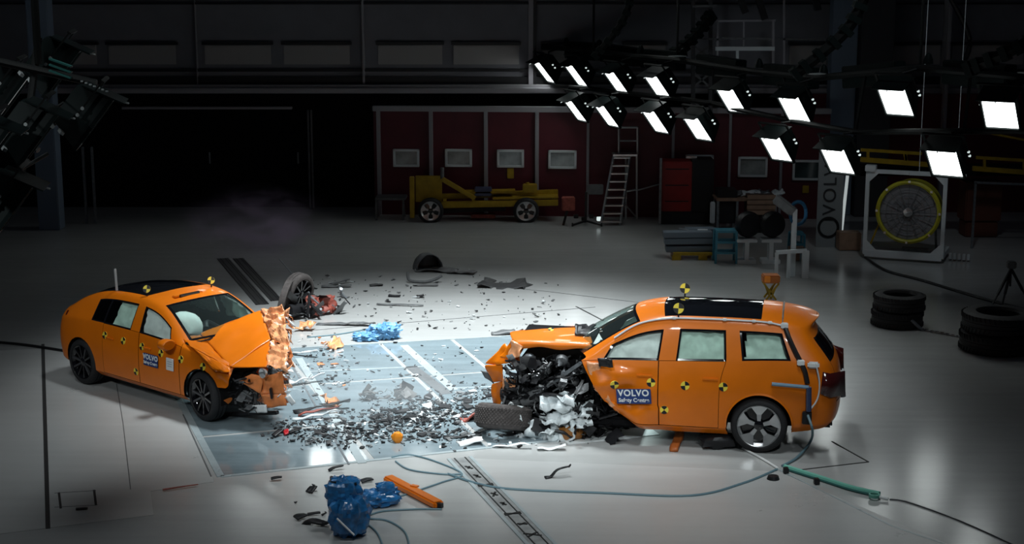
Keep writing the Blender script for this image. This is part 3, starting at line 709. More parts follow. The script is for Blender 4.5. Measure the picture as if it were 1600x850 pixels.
    for k in range(5): y = -.45 + k * .26; wreck(o, random.Random(12 + k), (3.55 - k * .21, 3.92 - k * .22, y, y + .25, .25, .95), 26, .05, .2, 4)
    tag(o.build('front_wreckage', [PINK, GREY, ORANGE_IN, BLACK], sedan), kind='stuff')
    o = MB()
    for k in range(44):
        rng = random.Random(50 + k); v = k / 44; c = c1(1102 + rng.uniform(-24, 18), 285 + 390 * v, .40 - .85 * v + rng.uniform(-.05, .05))
        e = Vector((rng.gauss(0, 1), rng.gauss(0, 1), rng.gauss(0, 1.4))).normalized() * .08; f_ = Vector((rng.gauss(0, 1), rng.gauss(0, 1), rng.gauss(0, 1))).normalized() * .045
        crumple(o, c - e - f_, c + e - f_, c + e + f_, c - e + f_, 4, 3, .03, 9, k, (0, 2, 1, 0, 2, 3)[k % 6])
    tag(o.build('torn_front_scraps', [PINK, ORANGE_IN, WHITE, GREY], sedan, 30, 0, 0, 0.006), kind='stuff')
    MB().lathe([(0, .03), (.05, .02), (.075, -.04)], None, 16).build('headlamp', ALU, sedan).location = c1(1000, 545, -.62)
    q = c1(908, 333, .12); target_disc(q + Vector((0, 0, .02)), Vector((.4, -.7, .6)).normalized(), .05, sedan, .3)
build_sedan()

# ---------------------------------------------------------------- estate SUV
V_O = Vector((3.60, 21.37, 0)); V_YAW = R_(180 - 11)
v_on = local_solver(V_O, V_YAW)
def c2(X, Y, y): return v_on(720 + X / 2.5, 430 + Y / 2.5, y)
suv = empty('sport_utility_car', V_O, V_YAW, 'crashed orange high-roofed car on the right with its left front torn open', 'car')
VL = [(.85, .22), (.955, .32), (.985, .66), (.975, .98)]
vc = [
 col([-1.00, -1.06, -1.08, -1.06], [(.70, .40), (.80, .48), (.85, .72), (.84, 1.02)], (-1.0, .80, 1.20), (-.66, .69, 1.54), (-.66, .61, 1.64), (-.74, .34, 1.69), (-.77, 0, 1.70)),
 col(-.82, [(.80, .34), (.91, .42), (.945, .68), (.94, 1.0)], (-.76, .875, 1.25), (-.48, .725, 1.60), (-.50, .635, 1.685), (-.54, .35, 1.74), (-.56, 0, 1.75)),
 col(-.44, [(.84, .30), (.94, .40), (.97, .67), (.965, .99)], (-.42, .90, 1.265), (-.26, .745, 1.635), (-.26, .65, 1.72), (-.26, .35, 1.77), (-.26, 0, 1.785)),
 col(0, VL, (-.02, .905, 1.25), (.06, .75, 1.65), (.0, .655, 1.735), (0, .35, 1.785), (0, 0, 1.80)),
 col(.40, VL, (.28, .905, 1.23), (.355, .75, 1.655), (.36, .655, 1.74), (.36, .35, 1.795), (.36, 0, 1.81)),
 col(.52, VL, (.43, .905, 1.22), (.455, .75, 1.655), (.46, .655, 1.74), (.46, .35, 1.797), (.46, 0, 1.811)),
 col(.85, VL, (.82, .905, 1.205), (.82, .75, 1.655), (.82, .655, 1.74), (.82, .35, 1.797), (.82, 0, 1.811)),
 col(1.27, VL, (1.21, .905, 1.195), (1.15, .75, 1.65), (1.16, .655, 1.738), (1.16, .35, 1.795), (1.16, 0, 1.81)),
 col(1.35, VL, (1.36, .905, 1.185), (1.31, .75, 1.64), (1.32, .655, 1.728), (1.36, .35, 1.787), (1.38, 0, 1.80)),
 col([1.70, 1.72, 1.74, 1.76], VL, (1.80, .90, 1.18), (1.68, .755, 1.575), (1.68, .665, 1.67), (1.78, .36, 1.745), (1.82, 0, 1.762)),
 col([1.85, 1.92, 2.02, 2.1], [(.82, .34), (.93, .42), (.975, .66), (.97, .97)], (2.22, .895, 1.165), (2.06, .81, 1.365), (2.10, .745, 1.435), (2.32, .40, 1.475), (2.40, 0, 1.485)),
 col([1.98, 2.05, 2.22, 2.42], [(.72, .38), (.86, .46), (.94, .70), (.96, .98)], (2.50, .90, 1.14), (2.42, .865, 1.175), (2.47, .80, 1.205), (2.70, .42, 1.225), (2.78, 0, 1.235)),
]
vc = taller(vc, 1.09, .55)
def v_tag(i, j, s):
    sd = 'L' if s > 0 else 'R'
    if j == 0: return 'sill' + sd if i >= 4 else 'body'
    if j in (1, 2, 3):
        if i in (5, 6, 7): return 'rear_door' + sd
        if i >= 8: return 'front_door' + sd
        return 'body'
    if j == 4:
        if i in (2, 3): return 'quarter_window' + sd
        if i in (5, 6): return 'rear_window' + sd
        if i in (8, 9): return 'front_window' + sd
        return 'body'
    if j in (6, 7) and i in (3, 4, 5, 6, 7, 8) and not (i == 8): return 'roof_glass'
    if j in (6, 7) and i in (9, 10): return 'windscreen'
    return 'body'
def v_rear(j): return {0: 'rear_bumper', 1: 'rear_bumper', 2: 'tailgate', 3: 'tailgate', 4: 'rear_screen'}.get(j, 'body')
def v_def(v):
    if v.y > .5 and v.z < 1.12 and v.x > 1.15:        # left front door dented inwards and pushed back
        k = min(1, (v.x - 1.15) / .9) * min(1, max(0, (1.15 - v.z) / .3))
        v.y += (.06 * math.sin(v.x * 8 + v.z * 4) + .07 * noise.noise(v * 3.2) + .05 * abs(noise.noise(v * 5))) * k
        if v.z < .62: v.y += .06 * k * math.sin((v.z - .3) * 9); v.x -= .05 * k
    return v
def build_suv():
    bm, rg = car_shell(vc, v_tag, v_rear, 3, ((0, .395, .455),), v_def)
    skin = Skin(bm)
    glassy = [k for k in rg if 'window' in k or k in ('rear_screen', 'roof_glass', 'windscreen')]
    liner(bm, [rg[k] for k in glassy], suv)
    panel_obj(bm, [rg['body']], 'body_shell', ORANGE, suv, 0)
    panel_obj(bm, [rg['tailgate']], 'tailgate', ORANGE, suv, 0.008); panel_obj(bm, [rg['rear_bumper']], 'rear_bumper', ORANGE, suv, 0.006)
    for s, sd in ((1, 'L'), (-1, 'R')):
        panel_obj(bm, [rg['sill' + sd]], 'sill', ORANGE, suv, 0.003)
        panel_obj(bm, [rg['rear_door' + sd]], 'rear_door', ORANGE, suv, 0.007)
        panel_obj(bm, [rg['front_door' + sd]], 'front_door', ORANGE, suv, 0.007)
        for k in ('quarter', 'rear', 'front'): window_obj(bm, [rg[k + '_window' + sd]], k + '_window', GLASS_P, suv, 0.028)
    curtain(bm, [rg['rear_windowL']], 'curtain_airbag', FABRIC_G, suv, .05, .05, 5, 2)
    curtain(bm, [rg['front_windowL']], 'curtain_airbag', FABRIC, suv, .05, .06, 5, 6)
    curtain(bm, [rg['quarter_windowL']], 'curtain_airbag', FABRIC_G, suv, .06, .06, 5, 8, lambda c: c.x < .22)
    for k in ('rear', 'front'): curtain(bm, [rg[k + '_windowR']], 'curtain_airbag', FABRIC_G, suv, .05, .05, 5, 3)
    window_obj(bm, [rg['rear_screen']], 'rear_screen', GLASS_D, suv, 0.03)
    window_obj(bm, [rg['roof_glass']], 'roof_glass', GLASS_D, suv, 0.015)
    window_obj(bm, [rg['windscreen']], 'windscreen', GLASS_W, suv, 0.04)
    for s in (-1, 1):
        t = MB(); t.box((1.25, s * .40, .80), (.50, .52, .18)); t.box((1.02, s * .40, 1.12), (.16, .50, .62), Matrix.Rotation(-.2, 3, 'Y')); t.box((.95, s * .40, 1.50), (.10, .28, .16)); t.build('seat', GREY, suv, 30, 0.05)
    MB().box((2.25, 0, 1.0), (.50, 1.5, .22)).build('dashboard', BLACK, suv, 30, 0.06)
    # wheels: both rear ones; the front ones have been torn away
    for s in (1, -1):
        wheel(suv, (0, s * .835, .392), .392, .27, .295, 'aero', s); arch_liner(suv, 0, .395, .455, s, .55, .93)
    n = 24; mb = MB(); prev = None; vs = []
    for k in range(n + 1):
        a = R_(-6) + R_(192) * k / n; p, nn = skin.side(.475 * math.cos(a), .395 + .475 * math.sin(a), 1)
        q, _ = skin.side(.452 * math.cos(a), .395 + .452 * math.sin(a), 1); q = Vector((.448 * math.cos(a), p.y, .395 + .448 * math.sin(a)))
        vs += [p + Vector((0, .004, 0)), Vector((q.x, p.y + .014, q.z)), Vector((q.x, p.y - .05, q.z))]
    mb.add(vs, [(3 * k + i, 3 * k + 3 + i, 3 * k + 4 + i, 3 * k + 1 + i) for k in range(n) for i in range(2)]); mb.build('wheel_arch_trim', ORANGE, suv, 50)
    MB().box((-.75, 0, .40), (.50, 1.45, .10)).build('rear_underrun', BLACK, suv, 30, 0.03)
    # upright tail lights and handles
    for s in (1, -1):
        mb = MB()
        for z0, z1, w_ in ((.84, 1.20, .15), ):
            q = [skin.side(-.93, z0, s)[0], skin.side(-.80, z0 + .06, s)[0], skin.side(-.82, z1, s)[0], skin.side(-.92, z1 - .03, s)[0]]
            e = [Vector((-1.16, s * .64, z0 - .02)), Vector((-1.14, s * .64, z1 - .04))]
            mb.add([p + Vector((-.02, s * .03, 0)) for p in q] + e, [(0, 1, 2, 3), (0, 3, 5, 4)])
        mb.build('tail_light', mat('dark_red_lens', (.05, .006, .006), .15, 0, .6), suv, 20, 0, 0, .01)
        for x in (.68, 1.60):
            p, nn = skin.side(x, 1.03, s); MB().bar(p + nn * .008 - Vector((.11, 0, 0)), p + nn * .008 + Vector((.11, 0, 0)), .02, .035).build('door_handle', ORANGE, suv, 0, 0.006)
    MB().box((-1.125, .30, 1.00), (.02, .35, .14)).build('rear_plate', WHITEM, suv, 0, 0.01)
    # marks
    for X, Y in ((600, 428), (743, 420), (876, 432), (1025, 437)):
        q = c2(X, Y, .98); p, nn = skin.side(q.x, q.z, 1); target_disc(p, nn, .062, suv, .1)
    q = c2(795, 525, .97); p, nn = skin.side(q.x, q.z, 1); target_disc(p, nn, .06, suv, .8)
    for X, Y, y in ((850, 168, .66), (875, 98, -.62)):
        q = c2(X, Y, y); p, nn = skin.top(q.x, q.y); standing_target(p, suv, .05, .075, Vector((.1, .9, .3)))
    q = c2(677, 471, .99); p, nn = skin.side(q.x, q.z, 1)
    sign(suv, p + Vector((0, .045, 0)), (nn + Vector((0, 2, 0))).normalized(), Vector((-1, 0, 0)), .50, .215, (('VOLVO', .125, .046, .004, 1.12), ('Safety Centre', .078, -.055, .002, 1.02)), SIGNBLUE, WHITE, 'name_plate', .09)
    # cable harness along the roof edge and down the rear pillar, held by white clips
    q = [skin.top(x, y)[0] + Vector((0, .01, .018)) for x, y in ((2.05, .77), (1.72, .70), (1.3, .69), (.8, .69), (.3, .69), (-.05, .69), (-.26, .70))]
    MB().tube(spline(q, 5), .014, 6).build('roof_cable', WHITEM, suv)
    for k in (1.22, .52, .12, -.10): MB().box(skin.top(k, .69)[0] + Vector((0, .01, .02)), (.06, .05, .035)).build('cable_clip', WHITE, suv, 0, 0.008)
    st = [skin.side(x, z, 1)[0] + Vector((0, .02, 0)) for x, z in ((-.30, 1.78), (-.36, 1.64), (-.45, 1.47), (-.54, 1.32), (-.60, 1.20), (-.64, 1.04))]
    MB().tube(spline(st, 5), .034, 8).build('pillar_cable', BLACK, suv)
    for k, p in ((0, st[0]), (3, st[3]), ): MB().box(p + Vector((0, .02, 0)), (.10, .06, .08)).build('cable_clip', WHITE, suv, 0, 0.012)
    MB().box(st[3] + Vector((-.17, .0, -.03)), (.16, .06, .09)).build('cable_clip', WHITE, suv, 0, 0.02)
    MB().tube(spline([skin.top(-.27, y)[0] + Vector((0, 0, .01)) for y in (.68, .3, -.3, -.66)], 5), .012, 6).build('roof_strap', STEEL, suv)
    a, b, c_ = skin.side(-.16, 1.02, 1)[0] + Vector((0, .05, 0)), skin.side(-.66, 1.00, 1)[0] + Vector((0, .07, 0)), skin.side(-.67, .66, 1)[0] + Vector((0, .06, 0))
    PB_ = mat('blue_pipe', (.13, .24, .34), .4)
    MB().tube([a, b], .026, 8).build('blue_pipe', PB_, suv); MB().tube([b, c_], .038, 8).build('blue_pipe', mat('navy_pipe', (.03, .05, .12), .4), suv)
    MB().box(c_ + Vector((.02, -.02, -.10)), (.13, .10, .17)).build('valve_box', BLACK, suv, 0, 0.01)
    MB().tube(spline([st[3] + Vector((-.2, .02, 0)), skin.side(-.80, 1.05, 1)[0] + Vector((0, .02, 0)), skin.side(-.78, .82, 1)[0] + Vector((0, .02, 0)), c_], 5), .012, 6).build('sensor_lead', WHITEM, suv)
    MB().tube([(-1.14, -.75, .62), (-1.16, -.75, .40)], .05, 8).build('rear_probe', GREY, suv)
    # door mirror stub
    p = c2(565, 340, .97); mb = MB(); crumple(mb, p + Vector((.10, 0, .06)), p + Vector((-.10, .06, .07)), p + Vector((-.12, .07, -.05)), p + Vector((.08, 0, -.06)), 5, 4, .04, 9, 2); mb.build('door_mirror', BLACK, suv, 30, 0, 0, .03)
    # bonnet bent up
    ya, yb = .62, -.70
    fr_l, fr_r = c2(205, 255, ya), c2(222, 222, yb); re_l, re_r = c2(515, 268, ya), c2(450, 200, yb)
    mid_l, mid_r = c2(350, 260, ya), c2(330, 200, yb)
    mb = MB(); W = 16; H = 12; vs = []
    for j in range(H + 1):
        for i in range(W + 1):
            u, v = i / W, j / H
            l = (fr_l * (1 - u) ** 2 + mid_l * 2 * u * (1 - u) + re_l * u * u); r = (fr_r * (1 - u) ** 2 + mid_r * 2 * u * (1 - u) + re_r * u * u)
            p = l * (1 - v) + r * v; p.z += .05 * math.sin(math.pi * v) + .012 * noise.noise(p * 2.5) ; p.x -= .05 * math.sin(math.pi * v) * (1 if u > .5 else -1.6)
            vs.append(p)
    mb.add(vs, [(j * (W + 1) + i, j * (W + 1) + i + 1, (j + 1) * (W + 1) + i + 1, (j + 1) * (W + 1) + i) for j in range(H) for i in range(W)])
    # folded-down near edge of the bonnet
    ed = [vs[i] for i in range(W + 1)]; lo = [p + Vector((-.0, .02, -.09 - .02 * math.sin(i * .8))) for i, p in enumerate(ed)]
    mb.add(ed + lo, [(i, i + 1, W + 2 + i, W + 1 + i) for i in range(W)]); mb.build('bonnet', ORANGE, suv, 50, 0, 1, .012)
    MB().prism([fr_l + Vector((-.02, -.02, -.10)), re_l + Vector((.05, -.02, -.11)), re_l + Vector((.05, -.06, -.06)), fr_l + Vector((-.02, -.06, -.05))], (0, -1.1, .02)).build('bonnet_underside', DARK, suv, 0)
    q = c2(352, 220, -.1); target_disc(q + Vector((0, 0, .03)), Vector((0, .25, 1)).normalized(), .045, suv)
    # torn front corner
    mb = MB()
    def sheet(pts, y, nu, nv, amp, seed, m=0):
        q = [c2(X, Y, y + dy) for X, Y, dy in pts]; crumple(mb, *q, nu, nv, amp, 5, seed, m, .02)
    sheet(((205, 245, .12), (240, 275, .2), (228, 335, .2), (150, 320, .1)), .40, 8, 8, .05, 1)
    sheet(((175, 265, .0), (228, 335, .2), (160, 350, .1), (95, 345, 0)), .40, 8, 6, .05, 2)
    sheet(((92, 350, 0), (165, 350, .1), (168, 415, .1), (130, 415, 0)), .40, 7, 6, .04, 3)
    sheet(((125, 425, 0), (165, 415, .1), (155, 525, .1), (122, 520, 0)), .40, 6, 10, .04, 4)
    mb.build('torn_front_corner', ORANGE, suv, 35, 0, 1, .012)
    mb = MB(); sheet(((205, 250, .16), (240, 275, .24), (235, 320, .26), (185, 325, .2)), .44, 7, 7, .06, 9); mb.build('torn_inner_wing', PINK, suv, 30, 0, 0, .008); mb = MB(); sheet(((165, 400, .1), (215, 410, .1), (205, 450, .1), (165, 455, .1)), .50, 6, 5, .05, 11)
    mb.build('torn_inner_wing', PINK, suv, 30, 0, 0, .008)
    mb = MB(); sheet(((78, 372, -.1), (120, 375, -.1), (130, 425, -.1), (95, 400, -.1)), .30, 5, 4, .03, 5); mb.build('headlamp_remains', GREY, suv, 30, 0, 0, .01)
    # front pillar and torn wing edge ahead of the door
    mb = MB(); sheet(((488, 335, 0), (545, 345, .0), (560, 440, .02), (520, 440, 0)), .93, 6, 8, .03, 6); sheet(((520, 440, 0), (560, 440, .02), (620, 545, .02), (575, 500, 0)), .93, 6, 8, .035, 7)
    mb.build('torn_door_edge', PINK, suv, 35, 0, 0, .01)
    # what is left of the front: dark core, rails, pipes, castings, white foil
    mb = MB(); mb.box((2.95, -.15, .62), (1.15, 1.2, .85)); mb.box((2.35, .35, .75), (.2, .9, .8)); mb.build('front_core', DARK, suv, 0, .08)
    mb = MB(); mb.box((2.15, .1, .30), (.9, 1.5, .14)); mb.build('floor_front', DARK, suv, 0, .03)
    MB().bar(c2(285, 470, .70), c2(470, 342, .80), .06, .05).build('upper_rail', STEEL, suv, 0, .008)
    MB().tube(spline([c2(300, 430, .6), c2(360, 400, .78), c2(430, 395, .75), c2(480, 330, .7)], 5), .022, 8).build('brake_hose', BLACK, suv)
    MB().tube(spline([c2(210, 520, .5), c2(300, 470, .8), c2(380, 470, .85), c2(450, 520, .85), c2(480, 590, .8)], 5), .025, 8).build('loom', BLACK, suv)
    MB().tube([c2(140, 575, .75), c2(200, 500, .75)], .035, 8).build('suspension_strut', WHITE, suv)
    mb = MB(); mb.tube([c2(240, 490, .62), c2(330, 450, .62)], .12, 14); mb.tube([c2(235, 492, .62), c2(205, 505, .62)], .07, 12); mb.build('drive_unit', GREY, suv, 40)
    mb = MB(); mb.tube([c2(168, 470, .5), c2(230, 460, .55)], .13, 14); mb.build('inner_drum', BLACK, suv, 40)
    for k, (X, Y) in enumerate(((265, 330), (330, 365), (395, 330), (440, 420), (300, 400))):
        mb = MB(); mb.lathe([(0, .05), (.06, .05), (.09, .02), (.09, -.05), (.05, -.08), (0, -.08)], Matrix.Rotation(k * 1.3, 4, 'X'), 14); mb.build('casting', [STEEL, ALU, GREY, BLACK, ALU][k], suv, 40).location = c2(X, Y, .62)
    MS = [BLACK, DARK, BLACK, GREY, mat('dark_casting', (.10, .105, .11), .4, .5), BLACK, BLACK, ALU]
    for seed, box, n, a, b in ((21, (2.5, 3.62, .30, .86, .75, 1.12), 250, .04, .24), (22, (2.4, 3.65, .30, .86, .38, .80), 300, .04, .26), (23, (2.2, 3.5, .35, .95, .06, .45), 190, .05, .26), (24, (2.0, 2.55, .5, .95, .05, .75), 110, .05, .28)):
        mb = MB(); wreck(mb, random.Random(seed), box, n, a, b, 8 if seed != 24 else 3); tag(mb.build('front_wreckage', MS, suv, 30), kind='stuff')
    mb = MB()
    for k, (X, Y, dx, dy) in enumerate(((330, 635, 70, 34), (250, 650, 55, 24), (400, 610, 50, 36), (470, 545, 45, 50), (380, 500, 70, 34), (450, 530, 55, 45), (420, 480, 30, 22), (320, 590, 60, 34), (290, 630, 50, 30), (360, 560, 45, 25), (480, 560, 26, 40), (215, 540, 26, 30))):
        crumple(mb, c2(X - dx, Y - dy * .6, .80), c2(X + dx, Y - dy, .86), c2(X + dx * .8, Y + dy, .98), c2(X - dx, Y + dy, .95), 9, 7, .11, 6, k * 2, 0, .08)
    mb.build('torn_white_lining', mat('white_lining', (.74, .80, .82), .4, noise_amt=.25, noise_scale=7), suv, 25, 0, 0, .006)
    mb = MB(); crumple(mb, c2(445, 195, .1), c2(530, 195, -.1), c2(505, 235, .3), c2(445, 232, .3), 6, 4, .04, 7, 3, 0, .03); mb.build('cowl_remains', BLACK, suv, 30, 0, 0, .015)
build_suv()

# ================================================================== FLOODLIGHT BANKS
def flood_matrix(loc, phi, tau, flip=1):
    h = Vector((-math.cos(phi) * flip, -math.sin(phi), 0)); n = (h * math.cos(tau) + Vector((0, 0, -math.sin(tau)))).normalized()
    X = Vector((-h.y, h.x, 0)).normalized(); Y = -n; Z = X.cross(Y)
    if Z.z < 0: X, Z = -X, -Z
    M = Matrix.Identity(4)
    for k in range(3): M[k][0], M[k][1], M[k][2], M[k][3] = X[k], Y[k], Z[k], loc[k]
    return M
def make_flood(name, lens_m, led=None):
    """square floodlight: facing local -Y, housing tapering to the back"""
    r = bpy.data.objects.new(name, None); COL.objects.link(r); r.empty_display_size = .1
    mb = MB(); f = [(-.32, .0, -.38), (.32, .0, -.38), (.32, .0, .38), (-.32, .0, .38)]; b = [(-.22, .42, -.24), (.22, .42, -.24), (.22, .42, .26), (-.22, .42, .26)]
    mb.add(f + b, [(4, 5, 6, 7), (0, 4, 5, 1), (1, 5, 6, 2), (2, 6, 7, 3), (3, 7, 4, 0)][0:5])
    mb.build('housing', HOUSING, r, 0, .015)
    MB().prism([(-.285, -.004, -.345), (.285, -.004, -.345), (.285, -.004, .345), (.20, -.004, .345), (-.285, -.004, .345)], (0, .03, 0)).build('lens', lens_m, r, 0)
    mb = MB()
    for s in (-1, 1): mb.box((s * .31, -.01, 0), (.04, .05, .76)); mb.box((0, -.01, s * .37), (.64, .05, .04))
    mb.build('bezel', HOUSING, r, 0)
    MB().prism([(-.34, -.16, .42), (.34, -.16, .42), (.34, .36, .30), (-.34, .36, .30)], (0, 0, .02)).build('top_plate', HOUSING, r, 0)
    mb = MB()
    for s in (-1, 1): mb.bar((s * .38, .2, -.06), (s * .38, .2, .50), .05, .02)
    mb.bar((-.38, .2, .50), (.38, .2, .50), .05, .02); mb.build('yoke', DARKGREEN, r, 0)
    for s in (-1, 1):
        for z in (.0, .10): MB().tube([(s * .385, .20, z), (s * .42, .20, z)], .022, 8).build('pivot_bolt', led or LEDM, r)
    MB().tube([(-.10, .15, .32), (.02, -.20, .43)], .012, 6).build('visor_stay', led or LENSDIM, r)
    for s in (-.06, .08): MB().box((-.30, .30 + s, -.30), (.12, .05, .04), Matrix.Rotation(.4, 3, 'Z')).build('latch', led or LEDM, r, 0)
    return r
LAMPS = []
up_px = ((850, 112), (900, 117), (963, 128), (1028, 135), (1143, 156), (1241, 169), (1400, 158), (1563, 177))
lo_px = ((899, 172), (948, 180), (1024, 189), (1090, 200), (1213, 231), (1309, 250), (1476, 253))
ordn = ('first', 'second', 'third', 'fourth', 'fifth', 'sixth', 'seventh', 'eighth')
def depth_at(x): u = (x - 850) / 713.0; return 1 / ((1 - u) / 41.5 + u / 27.0)
proto = make_flood('floodlight', LENS)
first = True
for row, pts, rn in ((0, up_px, 'upper'), (1, lo_px, 'lower')):
    for k, (x, y) in enumerate(pts):
        Y = depth_at(x) - (0.3 if row else 0); u = (x - 850) / 713.0; loc = P(x, y, Y)
        o = proto if first else copy_tree(proto); first = False
        o.matrix_world = flood_matrix(loc, R_(20 + 37 * u), R_(39)); LAMPS.append((o, row, loc))
        where = 'leftmost' if k == 0 else ('rightmost' if k == len(pts) - 1 else ordn[k] + ' from the left')
        tag(o, 'lit square floodlight, %s in the %s row of the right lamp bank' % (where, rn), 'floodlight', 'lit floodlights of the right lamp bank')
# the truss that carries the bank
tr = empty('lighting_truss', LAMPS[0][2], 0, 'dark metal truss carrying the two rows of lit floodlights', 'truss')
o0 = LAMPS[0][2]
rows = [[l[2] for l in LAMPS if l[1] == r] for r in (0, 1)]
topc = [p + Vector((.45, .1, .62)) - o0 for p in rows[0]]; lowc = [p + Vector((.35, .1, .55)) - o0 for p in rows[1]]
MB().tube([topc[0] + Vector((-.5, .3, 0))] + topc + [topc[-1] + Vector((.9, -.6, .1))], .07, 8).build('upper_chord', DARKGREEN, tr)
MB().tube([lowc[0] + Vector((-.5, .3, 0))] + lowc + [lowc[-1] + Vector((1.6, -.8, .1))], .06, 8).build('lower_chord', DARKGREEN, tr)
for i in range(len(topc) - 1):
    m = (topc[i] + topc[i + 1]) / 2; MB().bar(m, lowc[min(i, len(lowc) - 1)] , .05).build('brace', DARKGREEN, tr, 0)
for i in range(len(topc) - 1):
    a, b = topc[i], topc[i + 1]; d = (b - a).normalized(); L = min((b - a).length - .1, 1.6)
    c = (a + b) / 2; MB().bar(c - d * L / 2 + Vector((.2, .2, -.05)), c + d * L / 2 + Vector((.2, .2, -.05)), .30, .45).build('ballast_box', HOUSING, tr, 0, .02)
for i in (0, 1, 2, 3, 4, 5, 6): MB().lathe([(0, .13), (.05, .1), (.09, .0), (.10, -.08), (0, -.08)], Matrix.Rotation(math.pi / 2, 4, 'X'), 10).build('junction_knob', HOUSING, tr).location = topc[i] + Vector((.15, 0, .16))
for i in (3, 5, 7): MB().box(topc[i] + Vector((-.02, -.25, .10)), (.34, .26, .02), Matrix.Rotation(.5, 3, 'Z') ).build('rating_label', mat('grey_label', (.3, .32, .32), .5), tr, 0)
for i in (1, 3, 6): MB().tube([topc[i], topc[i] + Vector((0, 0, 5.5))], .03, 6).build('hanger_rod', DARKGREEN, tr)
for o, row, loc in LAMPS:
    ch_ = topc if row == 0 else lowc; c = min(ch_, key=lambda p: (p + o0 - loc).length); up = loc + Vector((.12, .1, .52)) - o0
    MB().tube([c, up, up + Vector((0, 0, -.12))], .025, 6).build('lamp_hanger', DARKGREEN, tr)
# the same kind of bank at the left, seen from behind
proto2 = make_flood('floodlight', LENSDIM, LEDDIM); k = 0
LB = ((148, 190, 19.0, 'topmost and nearest the dark door'), (98, 112, 20.2, 'behind the top of the bank'), (62, 215, 18.4, 'in the middle of the bank'), (22, 325, 18.0, 'lowest of the bank'), (-14, 240, 17.4, 'at the edge of the frame'), (20, 150, 20.8, 'half hidden behind the others'))
for x, y, Y, d in LB:
    o = proto2 if k == 0 else copy_tree(proto2); k += 1
    o.matrix_world = flood_matrix(P(x, y, Y), R_(-9.5), R_(38), -1)
    tag(o, 'dark floodlight seen from behind in the left bank, ' + d, 'floodlight', 'dark floodlights of the left lamp bank')
lt = empty('lamp_frame', P(40, 200, 19.3), 0, 'dark metal frame holding the left bank of floodlights', 'frame'); lo_ = P(40, 200, 19.3)
for a, b, r in (((-30, 90, 19.6), (150, 130, 19.4), .05), ((-30, 300, 18.5), (75, 240, 19), .025), ((60, 60, 19.8), (30, 300, 18.8), .05), ((70, 180, 19.2), (100, 160, 19.2), .02), ((75, 200, 19.2), (110, 180, 19.2), .02), ((-40, 160, 19.5), (60, 235, 19.2), .04)):
    MB().tube([P(*a) - lo_, P(*b) - lo_], r, 8).build('frame_tube', DARKGREEN, lt)
for k in range(7):
    for q in (0, 1): MB().box(P(128 + k * 6.5, 127 + k * 2.6 + q * 13, 18.9) - lo_, (.03, .02, .018)).build('vent_slot', LEDDIM, lt, 0)
for k in range(3): MB().bar(P(78, 92 + 9 * k, 19.1) - lo_, P(112, 104 + 9 * k, 19.0) - lo_, .05, .02).build('cooling_fin', mat('green_fin', (.02, .10, .09), .4), lt, 0)
rod = P(60, 100, 19.6) - lo_; MB().tube([rod, rod + Vector((0, 0, 4))], .05, 8).build('hanger_rod', DARKGREEN, lt)
MB().tube(spline([P(85, 185, 19) - lo_, P(75, 200, 19) - lo_, P(88, 190, 19) - lo_], 4), .01, 6).build('cable', GREY, lt)
# overhead bank above the frame whose light glances off the floor
proto3 = None
for k, (x, z) in enumerate(((-6.95, 6.4), (-6.2, 6.4), (-5.0, 6.2), (-4.1, 6.25), (-2.4, 6.5), (-0.6, 6.5), (1.2, 6.2), (3.0, 6.4))):
    o = make_flood('floodlight', LENSHIGH) if proto3 is None else copy_tree(proto3); proto3 = proto3 or o; o.matrix_world = flood_matrix(Vector((x, 38.5, z)), R_(90), R_(24))
    tag(o, 'lit floodlight hung high under the roof before the back wall', 'floodlight', 'lit floodlights high under the roof')
rb = empty('lighting_bar', (-1.8, 38.6, 6.95), 0, 'dark bar under the roof carrying the high row of floodlights', 'bar'); MB().tube([(-5.9, 0, 0), (5.6, 0, 0)], .06, 8).build('bar_tube', DARKGREEN, rb)
for x in (-4, 0, 4): MB().tube([(x, 0, 0), (x, 0, 2.5)], .03, 6).build('hanger_rod', DARKGREEN, rb)
# drag chains and cables up to the roof
def chain(pts, wid, label):
    q = spline([P(*p) for p in pts], 8); o = empty('cable_chain', q[0], 0, label, 'cable chain'); 
    MB().tube([p - q[0] for p in q], wid, 6).build('chain_belt', DARKGREEN, o, 0)
    for i in range(0, len(q), 2): d = (q[min(i + 1, len(q) - 1)] - q[max(i - 1, 0)]).normalized() * .06; MB().bar(q[i] - q[0] - d, q[i] - q[0] + d, wid * 2.3, wid * 2.3).build('chain_link', HOUSING, o, 0)
chain([(990, -20, 38), (972, 35, 38), (930, 88, 38)], .09, 'dark cable chain hanging behind the left end of the lit lamp bank')
chain([(1110, 25, 38.8), (1080, 62, 38.4), (1035, 97, 38)], .11, 'dark cable chain beside the gantry column')
chain([(1356, -20, 31), (1322, 48, 31), (1243, 116, 31)], .12, 'long dark cable chain sloping down right of the gantry')
chain([(1660, 35, 26), (1590, 74, 26), (1515, 108, 26.5)], .11, 'dark cable chain at the top right of the picture')

# ================================================================== WORKSHOP THINGS ALONG THE BACK
def at(name, px, py, label, cat, rz=0.0, group=None, dy=0.0):
    q = gp(px, py); q.y += dy; return empty(name, q, rz, label, cat, group)
def rel(o, px, py, dy=0.0):            # local point of a thing (unrotated) at the depth of its base
    return P(px, py, o.location.y + dy) - o.location
